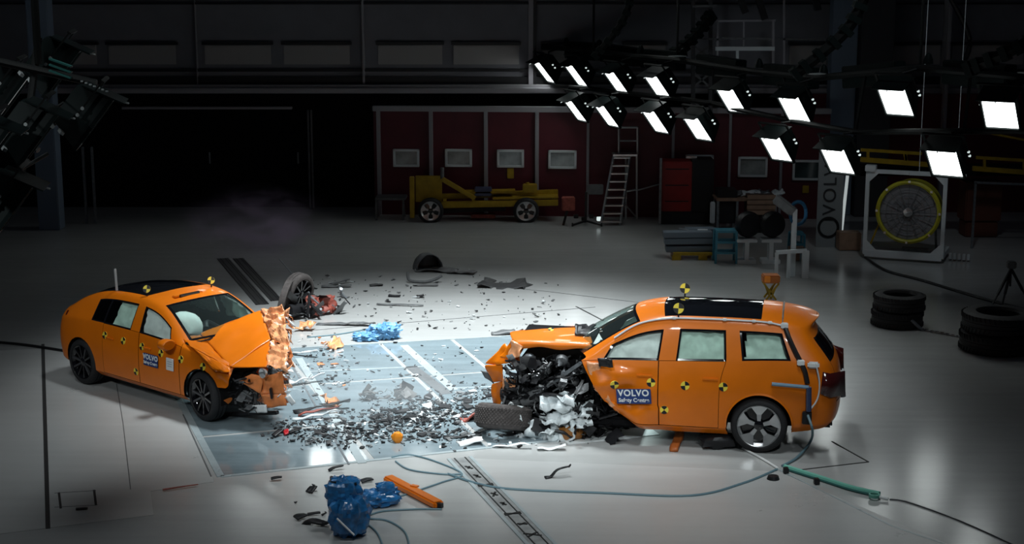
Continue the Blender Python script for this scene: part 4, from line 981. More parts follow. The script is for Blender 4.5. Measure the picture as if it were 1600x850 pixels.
# yellow test sled with two wheels in view
sl = at('test_sled', 745, 347, 'yellow steel test sled on car wheels in front of the dark red booth', 'test sled')
def sb(a, b, w_, h_, m, nm, dy=0.0): MB().bar(rel(sl, *a, dy), rel(sl, *b, dy), w_, h_).build(nm, m, sl, 0, .01)
q0, q1 = rel(sl, 648, 277), rel(sl, 690, 318); MB().box((q0 + q1) / 2 + Vector((0, .3, 0)), (q1.x - q0.x, .08, q0.z - q1.z)).build('head_plate', SLEDYEL, sl, 0, .01)
q0, q1 = rel(sl, 640, 276), rel(sl, 648, 340); MB().box((q0 + q1) / 2, (q1.x - q0.x, .16, q0.z - q1.z)).build('head_post', SLEDYEL, sl, 0, .01)
sb((690, 279), (742, 310), .10, .12, SLEDYEL, 'strut'); sb((690, 279), (742, 310), .10, .12, SLEDYEL, 'strut', .6)
sb((686, 307), (872, 300), .14, .14, SLEDYEL, 'deck_beam', .6); sb((690, 320), (872, 316), .16, .16, SLEDYEL, 'deck_beam', .1); sb((720, 300), (805, 298), .4, .06, SLEDYEL, 'deck_plate', .35)
sb((770, 308), (872, 306), .6, .05, SLEDYEL, 'deck_plate', .35)
for dx in (695, 740, 800, 865): MB().bar(rel(sl, dx, 316, .05), rel(sl, dx, 312, .62), .09, .09).build('cross_beam', SLEDYEL, sl, 0)
MB().box(rel(sl, 755, 299, .3), (.45, .3, .22)).build('control_box', mat('slate_box', (.05, .06, .12), .5), sl, 0, .02)
MB().box(rel(sl, 828, 294, .3), (.38, .3, .22)).build('clamp_block', SLEDYEL, sl, 0, .02); MB().tube([rel(sl, 824, 285, .3), rel(sl, 824, 298, .3)], .05, 8).build('clamp_pin', SLEDYEL, sl)
MB().box(rel(sl, 755, 337, .4), (.65, .3, .10)).build('brake_pad', RUST, sl, 0, .02); MB().bar(rel(sl, 690, 330, .5), rel(sl, 790, 326, .5), .12, .10).build('under_beam', BLACK, sl, 0)
MB().tube([rel(sl, 691, 279), rel(sl, 691, 262)], .05, 8).build('pipe_end', GREY, sl)
for x in (673, 822): wheel(sl, rel(sl, x, 329, 0), .34, .22, .25, 'aero', -1)
# hanging yellow tag on the booth
def on_booth(px, py, off_=.09):
    lx, lz = on_part(px, py); return PA + PD * (lx + PL / 2) + PN * off_ + Vector((0, 0, lz + 1.45))
q = on_booth(798, 270); tag(MB().box(q, (.18, .03, .28)).build('tag_board', SLEDYEL, None, 0, .01), 'small yellow board hanging below the third booth window', 'board')
q = on_booth(1258, 295); tag(MB().box(q, (.17, .03, .2)).build('tag_board', SLEDYEL, None, 0, .01), 'small yellow board hanging below the rightmost booth window', 'board')
# grey cart
ct = at('cart', 612, 344, 'low grey tubular cart left of the yellow sled', 'cart')
for x in (588, 630):
    for dy in (0, .6): MB().bar(rel(ct, x, 313, dy), Vector((rel(ct, x, 344).x, dy, 0.0)), .05).build('leg', GREY, ct, 0)
q0, q1 = rel(ct, 586, 311), rel(ct, 634, 311); MB().box((q0 + q1) / 2 + Vector((0, .3, 0)), (q1.x - q0.x, .7, .06)).build('tray', GREY, ct, 0, .01)
# instrument stand
st_ = at('instrument_stand', 915, 352, 'dark instrument stand with a grey screen between the sled and the ladder', 'stand')
MB().box(rel(st_, 930, 296), (.42, .1, .26)).build('screen', GREY, st_, 0, .02); MB().bar(rel(st_, 916, 300), Vector((0, 0, .08)), .06).build('column', BLACK, st_, 0)
for dx, dy in ((-.35, -.2), (.4, -.2), (0, .4)): MB().bar((0, 0, .12), (dx, dy, .04), .05).build('leg', BLACK, st_, 0); MB().lathe([(0, .02), (.05, .02), (.05, -.02), (0, -.02)], Matrix.Rotation(math.pi / 2, 4, 'Z'), 10).build('castor', BLACK, st_).location = (dx, dy, .05)
MB().box(rel(st_, 888, 318), (.34, .3, .34)).build('drive_box', RUST, st_, 0, .02); MB().bar(rel(st_, 888, 322), rel(st_, 880, 352), .06).build('column', BLACK, st_, 0)
for k in range(4): MB().box(rel(st_, 900 + 12 * k, 338 + (k % 2) * 4, .1), (.12, .1, .1)).build('connector', LEDM if k == 3 else BLACK, st_, 0, .01)
# platform ladder
ld = at('platform_ladder', 966, 352, 'tall aluminium platform ladder with nine steps beside the booth', 'ladder')
A_ = [rel(ld, x, y, dy) for x, y, dy in ((939, 352, 0), (969, 352, 0), (960, 240, .7), (985, 240, .7))]
for s, (a, b) in enumerate(((A_[0], A_[2]), (A_[1], A_[3]))): MB().bar(a, b, .05, .08).build('stringer', ALU, ld, 0)
for k in range(9): t = (k + .5) / 9; MB().bar(A_[0].lerp(A_[2], t), A_[1].lerp(A_[3], t), .20, .035).build('step', ALU, ld, 0)
MB().bar(rel(ld, 957, 241, .75), rel(ld, 994, 241, .75), .5, .05).build('platform', ALU, ld, 0)
for x in (967, 996): MB().tube([rel(ld, x, 241, .75), rel(ld, x, 199, .75)], .03, 8).build('rail_post', ALU, ld)
MB().tube([rel(ld, 967, 199, .75), rel(ld, 996, 199, .75)], .03, 8).build('top_rail', ALU, ld); MB().tube([rel(ld, 967, 220, .75), rel(ld, 996, 220, .75)], .02, 8).build('mid_rail', ALU, ld)
for x in (978, 995): b = rel(ld, x, 345, 1.0); MB().tube([rel(ld, x, 241, .9), Vector((b.x, 1.0, 0))], .03, 8).build('rear_leg', ALU, ld)
MB().tube([rel(ld, 975, 300, .9), rel(ld, 995, 296, .9)], .025, 8).build('brace', ALU, ld); MB().tube([rel(ld, 973, 315, .6), rel(ld, 993, 338, 1)], .02, 8).build('brace', ALU, ld)
MB().tube([rel(ld, 997, 297, 1), rel(ld, 1030, 288, 1)], .02, 8).build('handle_bar', ALU, ld)
# cabinets
cb = at('tool_cabinet', 1075, 352, 'red cabinet with a black side standing right of the ladder', 'cabinet', 0)
q0, q1 = rel(cb, 1035, 283), rel(cb, 1080, 345); wx = q1.x - q0.x
MB().box(((q0.x + q1.x) / 2, .4, 1.0), (wx, .7, 1.3)).build('front', RED, cb, 0, .02)
q2 = rel(cb, 1116, 300); MB().box(((q1.x + q2.x) / 2, .42, 1.02), (q2.x - q1.x, .72, 1.36)).build('body', BLACK, cb, 0, .02); MB().box(((q0.x + q2.x) / 2, .42, .18), (q2.x - q0.x, .6, .34)).build('base', BLACK, cb, 0)
MB().bar((q0.x - .05, 0, 1.75), (q0.x - .05, 0, .05), .06).build('handle_post', STEEL, cb, 0); MB().box((.08, .3, 1.74), (.28, .12, .06)).build('handle', ALU, cb, 0, .01)
for k in range(3): MB().bar((q0.x + .08, .04, .62 + k * .42), (q1.x - .08, .04, .62 + k * .42), .012, .025).build('drawer_edge', BLACK, cb, 0)
# bench with brown top, and the crate under it
wbn = at('work_bench', 1168, 362, 'work bench with a brown top and clutter, in front of the booth', 'bench')
q0, q1 = rel(wbn, 1119, 312), rel(wbn, 1216, 312); MB().box(((q0.x + q1.x) / 2, .35, q0.z), (q1.x - q0.x, .8, .07)).build('top', WOOD, wbn, 0, .01)
for x in (1122, 1152, 1172, 1212):
    for dy in (0, .7): p = rel(wbn, x, 314); MB().bar((p.x, dy, p.z), (p.x, dy, 0), .06).build('leg', STEEL, wbn, 0)
p = rel(wbn, 1137, 335); MB().box((p.x, .4, .62), (.5, .6, .85)).build('drawer_block', BLACK, wbn, 0, .02)
p0 = rel(wbn, 1116, 327); MB().box((p0.x - .03, .1, p0.z - .1), (.12, .12, .55)).build('side_bracket', WHITEM, wbn, 0, .02)
for k, (x, y, w_) in enumerate(((1150, 301, .3), (1172, 300, .5), (1190, 304, .4), (1215, 306, .3))):
    m = MB(); p = rel(wbn, x, y, .3); p.z = q0.z + .10; crumple(m, p + Vector((-w_ / 2, -.1, 0)), p + Vector((w_ / 2, -.1, 0)), p + Vector((w_ / 2, .15, .06)), p + Vector((-w_ / 2, .15, .06)), 5, 4, .07, 6, k, 0, .03)
    o = m.build('work_piece', [GREY, WHITEM, STEEL, WHITEM][k], None, 30, 0, 0, .05); o.location = wbn.location
    tag(o, ['dull grey part lying at the left end of the work bench', 'white bundle lying on the middle of the bench top', 'steel part on the bench right of the white bundle', 'white wrapped part at the right end of the work bench'][k], 'workpiece')
cr = at('crate', 1190, 366, 'brown slatted crate standing under the work bench', 'crate', 0, None, .2)
for k in range(4): MB().box((0, -.01, .52 + .13 * k), (.72, .05, .115)).build('slat', WOOD, cr, 0, .008)
MB().box((0, .25, .71), (.68, .45, .48)).build('box', mat('dark_wood', (.08, .05, .04), .7), cr, 0); MB().box((0, .25, .23), (.7, .5, .46)).build('skid', DARK, cr, 0)
# stack of steel profiles on a yellow pallet
pk = at('profile_stack', 1078, 402, 'stack of grey-blue steel profiles on the floor in front of the red cabinet', 'steel stack')
for k, (y, x0, x1, dy) in enumerate(((388, 1040, 1117, 0), (376, 1038, 1117, .02), (366, 1036, 1112, .05), (361, 1070, 1117, .4))):
    a, b = rel(pk, x0, y, dy), rel(pk, x1, y - 1, dy); MB().bar(a, b, .35, .13).build('steel_profile', mat('profile_blue_grey', (.15, .19, .23), .5, .2), pk, 0, .01)
for x in (1055, 1105): p = rel(pk, x, 388); MB().box((p.x, .1, p.z / 2), (.16, .3, abs(p.z))).build('bearer', WOOD, pk, 0)
MB().bar(rel(pk, 1060, 359, .3), rel(pk, 1085, 363, .2), .16, .08).build('offcut', STEEL, pk, 0); MB().box(rel(pk, 1098, 361, .2), (.24, .14, .08)).build('white_block', WHITEM, pk, 0, .01)
yp = at('pallet', 1084, 404, 'yellow low pallet bar under the steel profiles', 'pallet', 0, None, -.05)
a, b = rel(yp, 1051, 395), rel(yp, 1117, 393); MB().bar((a.x, -.1, .14), (b.x, -.1, .14), .12, .06).build('deck', SLEDYEL, yp, 0)
for t in (.08, .7): x = a.x + (b.x - a.x) * t; MB().box((x, -.1, .055), (.2, .12, .11)).build('foot', SLEDYEL, yp, 0)
# blue steps
def step_frame(px, py, x0, x1, yt, label, n):
    o = at('step_stool', px, py, label, 'step stool'); a, b = rel(o, x0, yt), rel(o, x1, yt); H_ = a.z
    for x in (a.x, b.x):
        for dy in (0, .35): MB().bar((x, dy, H_), (x * 1.05, dy * 1.2, 0), .05).build('leg', TEAL, o, 0)
    for k in range(n): z = H_ - k * H_ / n; MB().box(((a.x + b.x) / 2, .17, z), (b.x - a.x, .40, .05)).build('shelf', TEAL, o, 0, .006)
    return o
step_frame(1135, 412, 1120, 1151, 362, 'teal blue three-tier step stool right of the steel profiles', 3)
step_frame(1247, 400, 1238, 1257, 366, 'small teal blue stool right of the white post', 2)
q = gp(1244, 406); bxx = MB().box((0, 0, .24), (.36, .3, .12)); bxx.box((0, 0, .09), (.12, .2, .18)); o = bxx.build('wooden_block', WOOD, None, 0, .01); o.location = q; tag(o, 'brown wooden block in front of the small teal stool', 'block')
# white I-section stands with dark reels on them
for px, l in ((1166, 'left'), (1204, 'right')):
    o = at('beam_stand', px, 412, 'white I-section stand on the floor, the %s one of two' % l, 'stand', 0, 'white I-section stands')
    MB().box((0, .1, .05), (.42, .35, .10)).build('base_flange', WHITEM, o, 0, .01); MB().box((0, .1, .30), (.10, .30, .42)).build('web', WHITEM, o, 0, .01); MB().box((0, .1, .53), (.46, .35, .07)).build('top_flange', WHITEM, o, 0, .01)
    r = MB().lathe([(0, .16), (.26, .14), (.30, .05), (.30, -.05), (.26, -.14), (0, -.16)], None, 24).build('cable_reel', BLACK, None, 40); r.location = o.location + Vector((.04, .2, .87)); r.rotation_euler = (0, 0, .3); tag(r, 'round black reel resting on the %s white stand' % l, 'reel')
# white post stand
ps = at('post_stand', 1238, 432, 'white upright post on a footed frame right of the white stands', 'post')
p = rel(ps, 1234, 326); MB().box((0, 0, p.z / 2), (.10, .12, p.z)).build('post', WHITEM, ps, 0, .01)
MB().bar((0, 0, p.z - .1), (-.42, .1, p.z + .22), .16, .22).build('head', GREY, ps, 0, .03)
for dx in (-.38, -.12, .22): MB().bar((dx, -.15, .55), (dx, -.15, .0), .07).build('leg', WHITEM, ps, 0)
MB().bar((-.4, -.15, .56), (.26, -.15, .60), .08).build('frame_bar', WHITEM, ps, 0); MB().box((.24, -.15, .3), (.14, .12, .6)).build('leg', WHITEM, ps, 0)
hc = MB().tube([Vector((.0 + .17 * math.cos(a), .02 * math.sin(3 * a), .25 * math.sin(a))) for a in [k * math.pi / 9 for k in range(37)]], .04, 8).build('hose_coil', mat('blue_hose', (.03, .16, .32), .5), None); hc.location = ps.location + rel(ps, 1247, 333); tag(hc, 'coiled blue hose hanging on the white post', 'hose')
# folding orange and yellow stand
fs = at('folding_stand', 1203, 468, 'small folding stand with crossed yellow legs and an orange head, behind the parked SUV', 'stand')
for sx in (-1, 1): 
    for dy in (-.12, .12): MB().bar((sx * .15, dy, .36), (-sx * .10, dy, .02), .035).build('leg', SLEDYEL, fs, 0); MB().bar((sx * .10, dy, .30), (0, dy, .04), .025).build('brace', SLEDYEL, fs, 0)
MB().box((0, 0, .44), (.34, .3, .16)).build('head', mat('head_orange', (.45, .13, .02), .5), fs, 0, .02); MB().box((-.09, -.16, .45), (.12, .03, .13)).build('reflector', AMBER, fs, 0, .01)
# grey banner with the vertical name and a black ring
bn = at('banner', 1298, 386, 'tall pale grey banner with an upright name and a dark ring beside the white tube', 'banner')
q0, q1 = rel(bn, 1281, 215), rel(bn, 1314, 386); MB().box(((q0.x + q1.x) / 2, 0, q0.z / 2), (q1.x - q0.x, .04, q0.z)).build('sheet', mat('banner_grey', (.26, .28, .29), .6), bn, 0)
M = Matrix.Translation(rel(bn, 1298, 284) + Vector((0, -.03, 0))) @ Matrix.Rotation(math.pi / 2, 4, 'X') @ Matrix.Rotation(math.pi / 2, 4, 'Z')
text_obj('VOLVO', .44, mat('banner_print', (.03, .03, .035), .6), bn, M, .003, 'lettering', .002, 1.15)
MB().lathe([(.20, 0), (.26, 0), (.26, -.012), (.20, -.012)], None, 32, 0, True).build('ring_emblem', BLACK, bn).location = rel(bn, 1294, 355) + Vector((0, -.025, 0)); MB().bar(rel(bn, 1294, 342) + Vector((-.1, -.03, .0)), rel(bn, 1294, 342) + Vector((.1, -.03, .0)), .01, .07).build('emblem_bar', BLACK, bn, 0)
q = gp(1313, 378); tb = MB().tube([Vector((0, 0, .02)), P(1326, 258, q.y + .3) - q], .04, 8).build('light_tube', mat('white_tube', (.85, .88, .88), .4, emit=(.9, 1, 1), estr=.35), None); tb.location = q; tag(tb, 'white tube leaning beside the grey banner', 'tube')
q = gp(1328, 392); o = MB().box((0, .2, .22), (.52, .4, .42)).build('cardboard_box', WOOD, None, 0, .015); o.location = q; tag(o, 'brown box on the floor at the foot of the leaning white tube', 'box')
# big fan in its white frame
fn = at('drum_fan', 1410, 408, 'big yellow ringed drum fan inside a square white frame', 'fan', R_(-22))
fx, fz = .86, 2.05
for sx in (-1, 1):
    MB().bar((sx * fx, 0, fz), (sx * fx, 0, .12), .09, .09).build('frame_post', WHITEM, fn, 0, .008); MB().box((sx * (fx - .06), 0, fz + .05), (.24, .2, .14)).build('frame_cap', WHITEM, fn, 0, .01)
    for z0, s in ((fz - .04, -1), (.22, 1)): MB().prism([(sx * fx, -.05, z0), (sx * (fx - .26), -.05, z0), (sx * fx, -.05, z0 + s * .26)], (0, .03, 0)).build('gusset', WHITEM, fn, 0)
    MB().bar((sx * fx, 0, .16), (sx * fx, 1.1, .16), .09, .12).build('side_rail', WHITEM, fn, 0, .008)
MB().bar((-fx, 0, fz - .02), (fx, 0, fz - .02), .09, .09).build('top_bar', WHITEM, fn, 0, .008); MB().bar((-fx, 0, .14), (fx, 0, .14), .12, .16).build('bottom_bar', WHITEM, fn, 0, .008); MB().bar((-fx, 1.1, .16), (fx, 1.1, .16), .09, .12).build('bottom_bar', WHITEM, fn, 0, .008)
ci = Vector((.06, 0, 1.12)); FR = .68
MB().lathe([(FR, -.06), (FR + .05, -.02), (FR + .05, .06), (FR + .01, .12), (FR - .02, .85), (FR - .06, .88), (FR - .08, .86), (FR - .05, .10), (FR - .04, -.04)], None, 48, 0, True).build('drum', FANYEL, fn, 40).location = ci + Vector((0, .12, 0))
MB().lathe([(0, .0), (FR - .03, .0)], None, 40).build('mesh_screen', mat('fan_mesh', (.24, .235, .25), .6), fn).location = ci + Vector((0, .16, 0))
for k in range(5):
    rr = .12 + k * .125; MB().lathe([(rr, 0), (rr + .008, 0), (rr + .008, .012), (rr, .012)], None, 36, 0, True).build('guard_ring', GREY, fn).location = ci + Vector((0, .10, 0))
for k in range(16): a = 2 * math.pi * k / 16; MB().bar(ci + Vector((0, .10, 0)), ci + Vector((math.cos(a) * FR, .10, math.sin(a) * FR)), .012).build('guard_wire', GREY, fn, 0)
for k in range(6): a = 2 * math.pi * k / 6; MB().prism([ci + Vector((.1 * math.cos(a - .5), .24, .1 * math.sin(a - .5))), ci + Vector((.58 * math.cos(a - .2), .24, .58 * math.sin(a - .2))), ci + Vector((.58 * math.cos(a + .25), .3, .58 * math.sin(a + .25))), ci + Vector((.1 * math.cos(a + .5), .3, .1 * math.sin(a + .5)))], (0, .012, 0)).build('blade', STEEL, fn, 0)
MB().lathe([(0, -.02), (.10, .0), (.12, .08), (.12, .16)], None, 20).build('hub', ALU, fn).location = ci + Vector((0, .06, 0))
for k in range(8): a = 2 * math.pi * k / 8; MB().box(ci + Vector((math.cos(a) * (FR + .02), .05, math.sin(a) * (FR + .02))), (.05, .03, .05)).build('clip', ALU, fn, 0)
MB().bar((-.1, .6, .18), (.5, .6, .18), .1, .08).build('forklift_pocket', STEEL, fn, 0); MB().bar((.62, 1.0, .16), (.62, .5, 1.0), .05).build('brace', STEEL, fn, 0); MB().bar((-.80, .1, .2), (-.6, .3, .8), .03).build('brace', SLEDYEL, fn, 0)
for k in range(5): MB().box((1.0 + .1 * k, .5, .10), (.06, .1, .14)).build('floor_fitting', WHITEM, fn, 0, .01)
q = P(1465, 273, 33.0); br = MB().bar((-.62, 0, .03), (.62, 0, -.03), .06, .08); br.tube([(-.4, 0, 0), (-.4, 0, 6)], .008, 5); br.tube([(.4, 0, 0), (.4, 0, 6)], .008, 5); br = br.build('light_bar', WHITEM, None, 0, .01); br.location = q; tag(br, 'thin white bar hanging above the drum fan', 'bar')
# yellow gallery railing at the right, behind the lamps
gr = empty('gallery_railing', P(1350, 260, 36.5), 0, 'yellow gallery railing against the dark red wall at right', 'railing'); g0 = gr.location.copy()
for (x0, y0, x1, y1, w_) in ((1345, 234, 1440, 240, .07), (1345, 249, 1450, 257, .11), (1525, 246, 1640, 253, .07), (1520, 263, 1640, 272, .11), (1535, 206, 1640, 226, .05)): MB().bar(P(x0, y0, 36.5) - g0, P(x1, y1, 36.5) - g0, w_).build('rail', SLEDYEL, gr, 0)
for x, y0, y1 in ((1413, 239, 254), (1538, 247, 266), (1415, 239, 255), (1356, 235, 250), (1600, 250, 270)): MB().bar(P(x, y0, 36.5) - g0, P(x + (4 if x == 1413 else 0), y1, 36.5) - g0, .06).build('rail_post', SLEDYEL, gr, 0)
dk = MB(); wall_box(dk, 1345, 262, 1660, 275, 37, .8); tag(dk.build('gallery_deck', DARK, None, 0), 'dark gallery floor carried under the yellow railing', 'platform')
q = gp(1535, 372); o = MB(); o.box((0, .4, .9), (.9, .7, 1.0)); o.box((0, .4, .2), (.8, .6, .4)); o = o.build('machine_box', mat('dim_orange_box', (.12, .035, .02), .6), None, 0, .03); o.location = q; tag(o, 'dull orange-brown machine box against the wall right of the fan', 'machine')
q = P(1572, 285, 36); o = MB(); o.bar((-.75, 0, .0), (.75, 0, -.06), .05); o.bar((-.72, 0, 0), (-.72, 0, -1.9), .05); o.bar((.72, 0, -.05), (.72, 0, -1.9), .05); o = o.build('portal_frame', STEEL, None, 0); o.location = q; tag(o, 'grey portal frame in front of the red wall at far right', 'frame')
# gantry with a small railed platform, high at the back
gt = empty('gantry', P(1095, 60, 39.5), 0, 'tall dark lattice column with a small railed service platform above the lamps', 'gantry'); g0 = gt.location.copy()
for x in (1083, 1110): MB().bar(P(x, -60, 39.5) - g0, P(x, 190, 39.5) - g0, .10).build('column', mat('lattice_dark', (.05, .05, .055), .5, .3), gt, 0)
for k in range(10): y = -40 + 22 * k; MB().bar(P(1083, y, 39.5) - g0, P(1110, y + 22 * (1 if k % 2 else -1), 39.5) - g0, .05).build('lattice_bar', GREY, gt, 0)
for (x0, y0, x1, y1, w_, m) in ((1118, 33, 1212, 32, .05, POSTGREY), (1118, 76, 1210, 76, .10, WHITEM), (1121, 33, 1121, 110, .05, POSTGREY), (1162, 33, 1162, 76, .04, POSTGREY), (1152, 78, 1152, 118, .07, WHITEM), (1208, 33, 1208, 110, .06, POSTGREY), (1225, 0, 1225, 110, .05, POSTGREY), (1128, 60, 1290, 62, .05, GREY), (1090, 60, 1130, 62, .05, GREY), (1082, 10, 1120, 9, .05, GREY)):
    MB().bar(P(x0, y0, 39.2) - g0, P(x1, y1, 39.2) - g0, w_).build('rail', m, gt, 0)
for (x0, y0, x1, y1) in ((1150, -20, 1165, 20), (1180, -20, 1195, 30), (1270, -30, 1278, 16)): MB().bar(P(x0, y0, 39.0) - g0, P(x1, y1, 39.0) - g0, .16).build('machinery_arm', BLACK, gt, 0)
q = P(1500, 50, 40); o = MB().tube(spline([P(1482, -10, 40) - q, P(1515, 62, 40) - q, P(1500, 108, 40) - q], 6), .07, 8).build('duct', BLACK, None); o.location = q; tag(o, 'black hose looping down the wall at the top right', 'hose')

# ================================================================== TYRES, TRIPOD AND CHAIN AT THE RIGHT
def tyre(name, loc, R, wd, m, label, group=None, rot=(math.pi / 2, 0, 0), grooves=True):
    w2 = wd / 2; ri = R * .60
    prof = [(ri, -w2 * .7), (ri + .02, -w2), (R - .06, -w2), (R - .015, -w2 + .03), (R, -w2 + .07), (R, -w2 * .3), (R - .012, -w2 * .26), (R - .012, -w2 * .18), (R, -w2 * .14), (R, w2 * .14), (R - .012, w2 * .18), (R - .012, w2 * .26), (R, w2 * .3), (R, w2 - .07), (R - .015, w2 - .03), (R - .06, w2), (ri + .02, w2), (ri, w2 * .7), (ri + .03, 0)]
    if not grooves: prof = [(ri, -w2 * .7), (ri + .02, -w2), (R - .07, -w2), (R - .03, -w2 * .9), (R, -w2 * .62), (R + .008, 0), (R, w2 * .62), (R - .03, w2 * .9), (R - .07, w2), (ri + .02, w2), (ri, w2 * .7), (ri + .03, 0)]
    r = empty(name, loc, 0, label, 'tyre', group, rot); MB().lathe(prof, None, 48, 0, True).build('carcass', m, r, 35)
    mb = MB()
    for k in range(48):
        a = 2 * math.pi * k / 48
        if not grooves:
            for q in range(-4, 5): mb.bar((R * math.cos(a + .06 * (q % 2)), q * w2 * .15, R * math.sin(a + .06 * (q % 2))), (R * math.cos(a + .045 + .06 * (q % 2)), q * w2 * .15 + .02, R * math.sin(a + .045 + .06 * (q % 2))), .03, .026)
            continue
        for s in (-1, 1): mb.bar((R * math.cos(a), s * w2 * .40, R * math.sin(a)), (R * math.cos(a + .05), s * w2 * .86, R * math.sin(a + .05)), .03, .018)
    tag(mb.build('tread_blocks', m, r, 0), kind='stuff'); return r
for px, py, R, lab in ((1401, 508, .47, 'two-tyre stack in front of the drum fan'), (1555, 546, .62, 'two-tyre stack at the right edge of the picture')):
    q = gp(px, py); h = .30 if R < .5 else .34
    for k, wh in ((0, 'lower'), (1, 'upper')): tyre('tyre', q + Vector((.03 * k, .02 * k, h / 2 + .004 + k * (h + .003))), R, h, RUBBER, 'black tyre, the %s of the %s' % (wh, lab), 'stacked black tyres')
tp = at('tripod', 1575, 490, 'dark camera tripod standing behind the right tyre stack', 'tripod')
hd = rel(tp, 1580, 420); MB().box(hd + Vector((0, 0, .08)), (.16, .16, .14)).build('camera_head', GREY, tp, 0, .02)
for x, y in ((1541, 494), (1562, 492), (1612, 480)): f = gp(x, y) - tp.location; MB().bar(hd, f.lerp(hd, .45), .04).build('leg', BLACK, tp, 0); MB().bar(f.lerp(hd, .5), f, .026).build('leg_end', BLACK, tp, 0)
MB().tube([hd, hd.lerp(Vector((hd.x, hd.y, .2)), .5)], .02, 8).build('centre_column', BLACK, tp)
ch = empty('lashing_chain', gp(1450, 520), 0, 'grey chain lying on the floor between the two tyre stacks', 'chain'); c0 = ch.location.copy()
cp = spline([gp(1423, 498), gp(1440, 515), gp(1470, 522), gp(1500, 528)], 8)
for i, (a, b) in enumerate(zip(cp, cp[1:])): MB().bar(a - c0 + Vector((0, 0, .02)), b - c0 + Vector((0, 0, .02)), .05 if i % 2 else .02, .02 if i % 2 else .05).build('chain_link', STEEL, ch, 0)
rd = MB().tube([gp(1424, 500, .2) - c0, gp(1440, 515, .02) - c0], .03, 8).build('bar_end', STEEL, ch)
def cable(name, pts, r, m, label, cat='cable', z=None):
    q = [gp(*p) if len(p) == 2 else gp(p[0], p[1], p[2]) for p in pts]; q = [v + Vector((0, 0, r)) for v in q]; o = MB().tube([v - q[0] for v in spline(q, 8)], r, 6).build(name, m, None); o.location = q[0]; return tag(o, label, cat)
cable('floor_cable', [(1352, 404), (1385, 425), (1440, 440), (1540, 470), (1640, 495)], .03, BLACK, 'black cable running over the floor from the fan to the right edge')
cable('floor_cable', [(-30, 534), (40, 541), (105, 551)], .025, BLACK, 'black cable on the floor running to the tail of the sedan')

# ================================================================== WRECKAGE ON THE FLOOR
rng = random.Random(77)
def lump_obj(name, mb_fn, m, px, py, label, cat, z=0.0, rz=0.0, group=None, solid=0, smooth=30):
    mb = MB(); mb_fn(mb); o = mb.build(name, m, None, smooth, 0, 0, solid); o.location = gp(px, py) + Vector((0, 0, z)); o.rotation_euler = (0, 0, rz); return tag(o, label, cat, group)
# torn-off wheel with its hub behind the sedan
tw = empty('wheel_assembly', gp(466, 490), 0.6, 'torn-off wheel with twisted hub and red suspension parts behind the sedan bonnet', 'wheel')
t = wheel(tw, (0.0, .0, .42), .39, .26, .27, 'thin', -1, R_(25), R_(-8), 'wheel', RUBBER_DUST)
mb = MB(); mb.lathe([(.26, -.02), (.39, -.02), (.39, .10), (.26, .10)], Matrix.Translation((-.32, -.2, .34)) @ Matrix.Rotation(.9, 4, 'Z') @ Matrix.Rotation(.25, 4, 'X'), 28, 0, True); mb.build('brake_ring', RUBBER_DUST, tw, 40)
mb = MB(); mb.tube([(-.1, -.3, .14), (-.42, -.42, .18)], .13, 12); mb.build('drum', BLACK, tw, 40)
mb = MB(); crumple(mb, (.0, -.5, .06), (.62, -.42, .05), (.66, -.30, .34), (.05, -.3, .40), 9, 6, .10, 6, 3, 0, .06); mb.build('suspension_arm', RUST, tw, 30, 0, 0, .03)
mb = MB(); wreck(mb, random.Random(5), (-.3, .8, -.6, -.2, .04, .4), 34, .08, .36, 3); tag(mb.build('twisted_metal', [GREY, STEEL, BLACK], tw), kind='stuff')
# loose tyre lying in front of the SUV
tq = gp(786, 690); tyre('loose_tyre', tq + Vector((0, .40, .25)), .40, .36, RUBBER_DUST, 'dusty loose tyre lying on its side in front of the SUV wreck', None, (math.pi / 2 - R_(15), R_(6), R_(4)), False)
# blue covered bundles
def bundle(mb, sx, sy, sz, n=18, amp=.10, seed=0):
    vs = []; 
    for j in range(n // 2 + 1):
        for i in range(n):
            a = 2 * math.pi * i / n; b = math.pi * j / (n // 2) - math.pi / 2
            d = Vector((math.cos(b) * math.cos(a), math.cos(b) * math.sin(a), math.sin(b))); q_ = Vector((d.x * 1.35 + seed, d.y * 1.35, d.z * .55)); k = 1 + amp * 2.6 * (abs(noise.noise(q_ * 2.4)) - .2) + amp * 1.3 * (abs(noise.noise(q_ * 5.5)) - .2)
            k2 = max(abs(d.x), abs(d.y), abs(d.z)); d = d.lerp(d / k2, .28)
            vs.append((d.x * sx * k, d.y * sy * k, max(0, sz + d.z * sz * k)))
    mb.add(vs, [(j * n + i, j * n + (i + 1) % n, (j + 1) * n + (i + 1) % n, (j + 1) * n + i) for j in range(n // 2) for i in range(n)])
bb = empty('blue_bundle', gp(546, 835), .1, 'shiny blue plastic-wrapped bundle on the floor at bottom left of centre', 'bundle')
mb = MB(); bundle(mb, .24, .21, .26, 34, .18, 1); mb.build('wrapping', BLUE, bb, 28)
mb = MB(); bundle(mb, .21, .17, .16, 30, .2, 3); o = mb.build('upper_fold', BLUE, bb, 28); o.location = (-.06, .05, .38)
MB().box((-.06, .06, .655), (.32, .22, .03), Matrix.Rotation(.1, 3, 'Y')).build('dark_lid', BLACK, bb, 0, .008)
MB().bar((-.14, -.25, .30), (.06, -.29, .10), .03, .012).build('white_strap', WHITE, bb, 0)
b2 = empty('blue_pouch', gp(592, 790), .35, 'smaller blue plastic pouch beside the orange bar', 'pouch'); mb = MB(); bundle(mb, .27, .13, .10, 44, .2, 7); mb.build('wrapping', BLUE, b2, 25); mb = MB(); bundle(mb, .12, .10, .07, 16, .2, 4); mb.build('knot', BLUE, b2, 25).location = (.1, .02, .15)
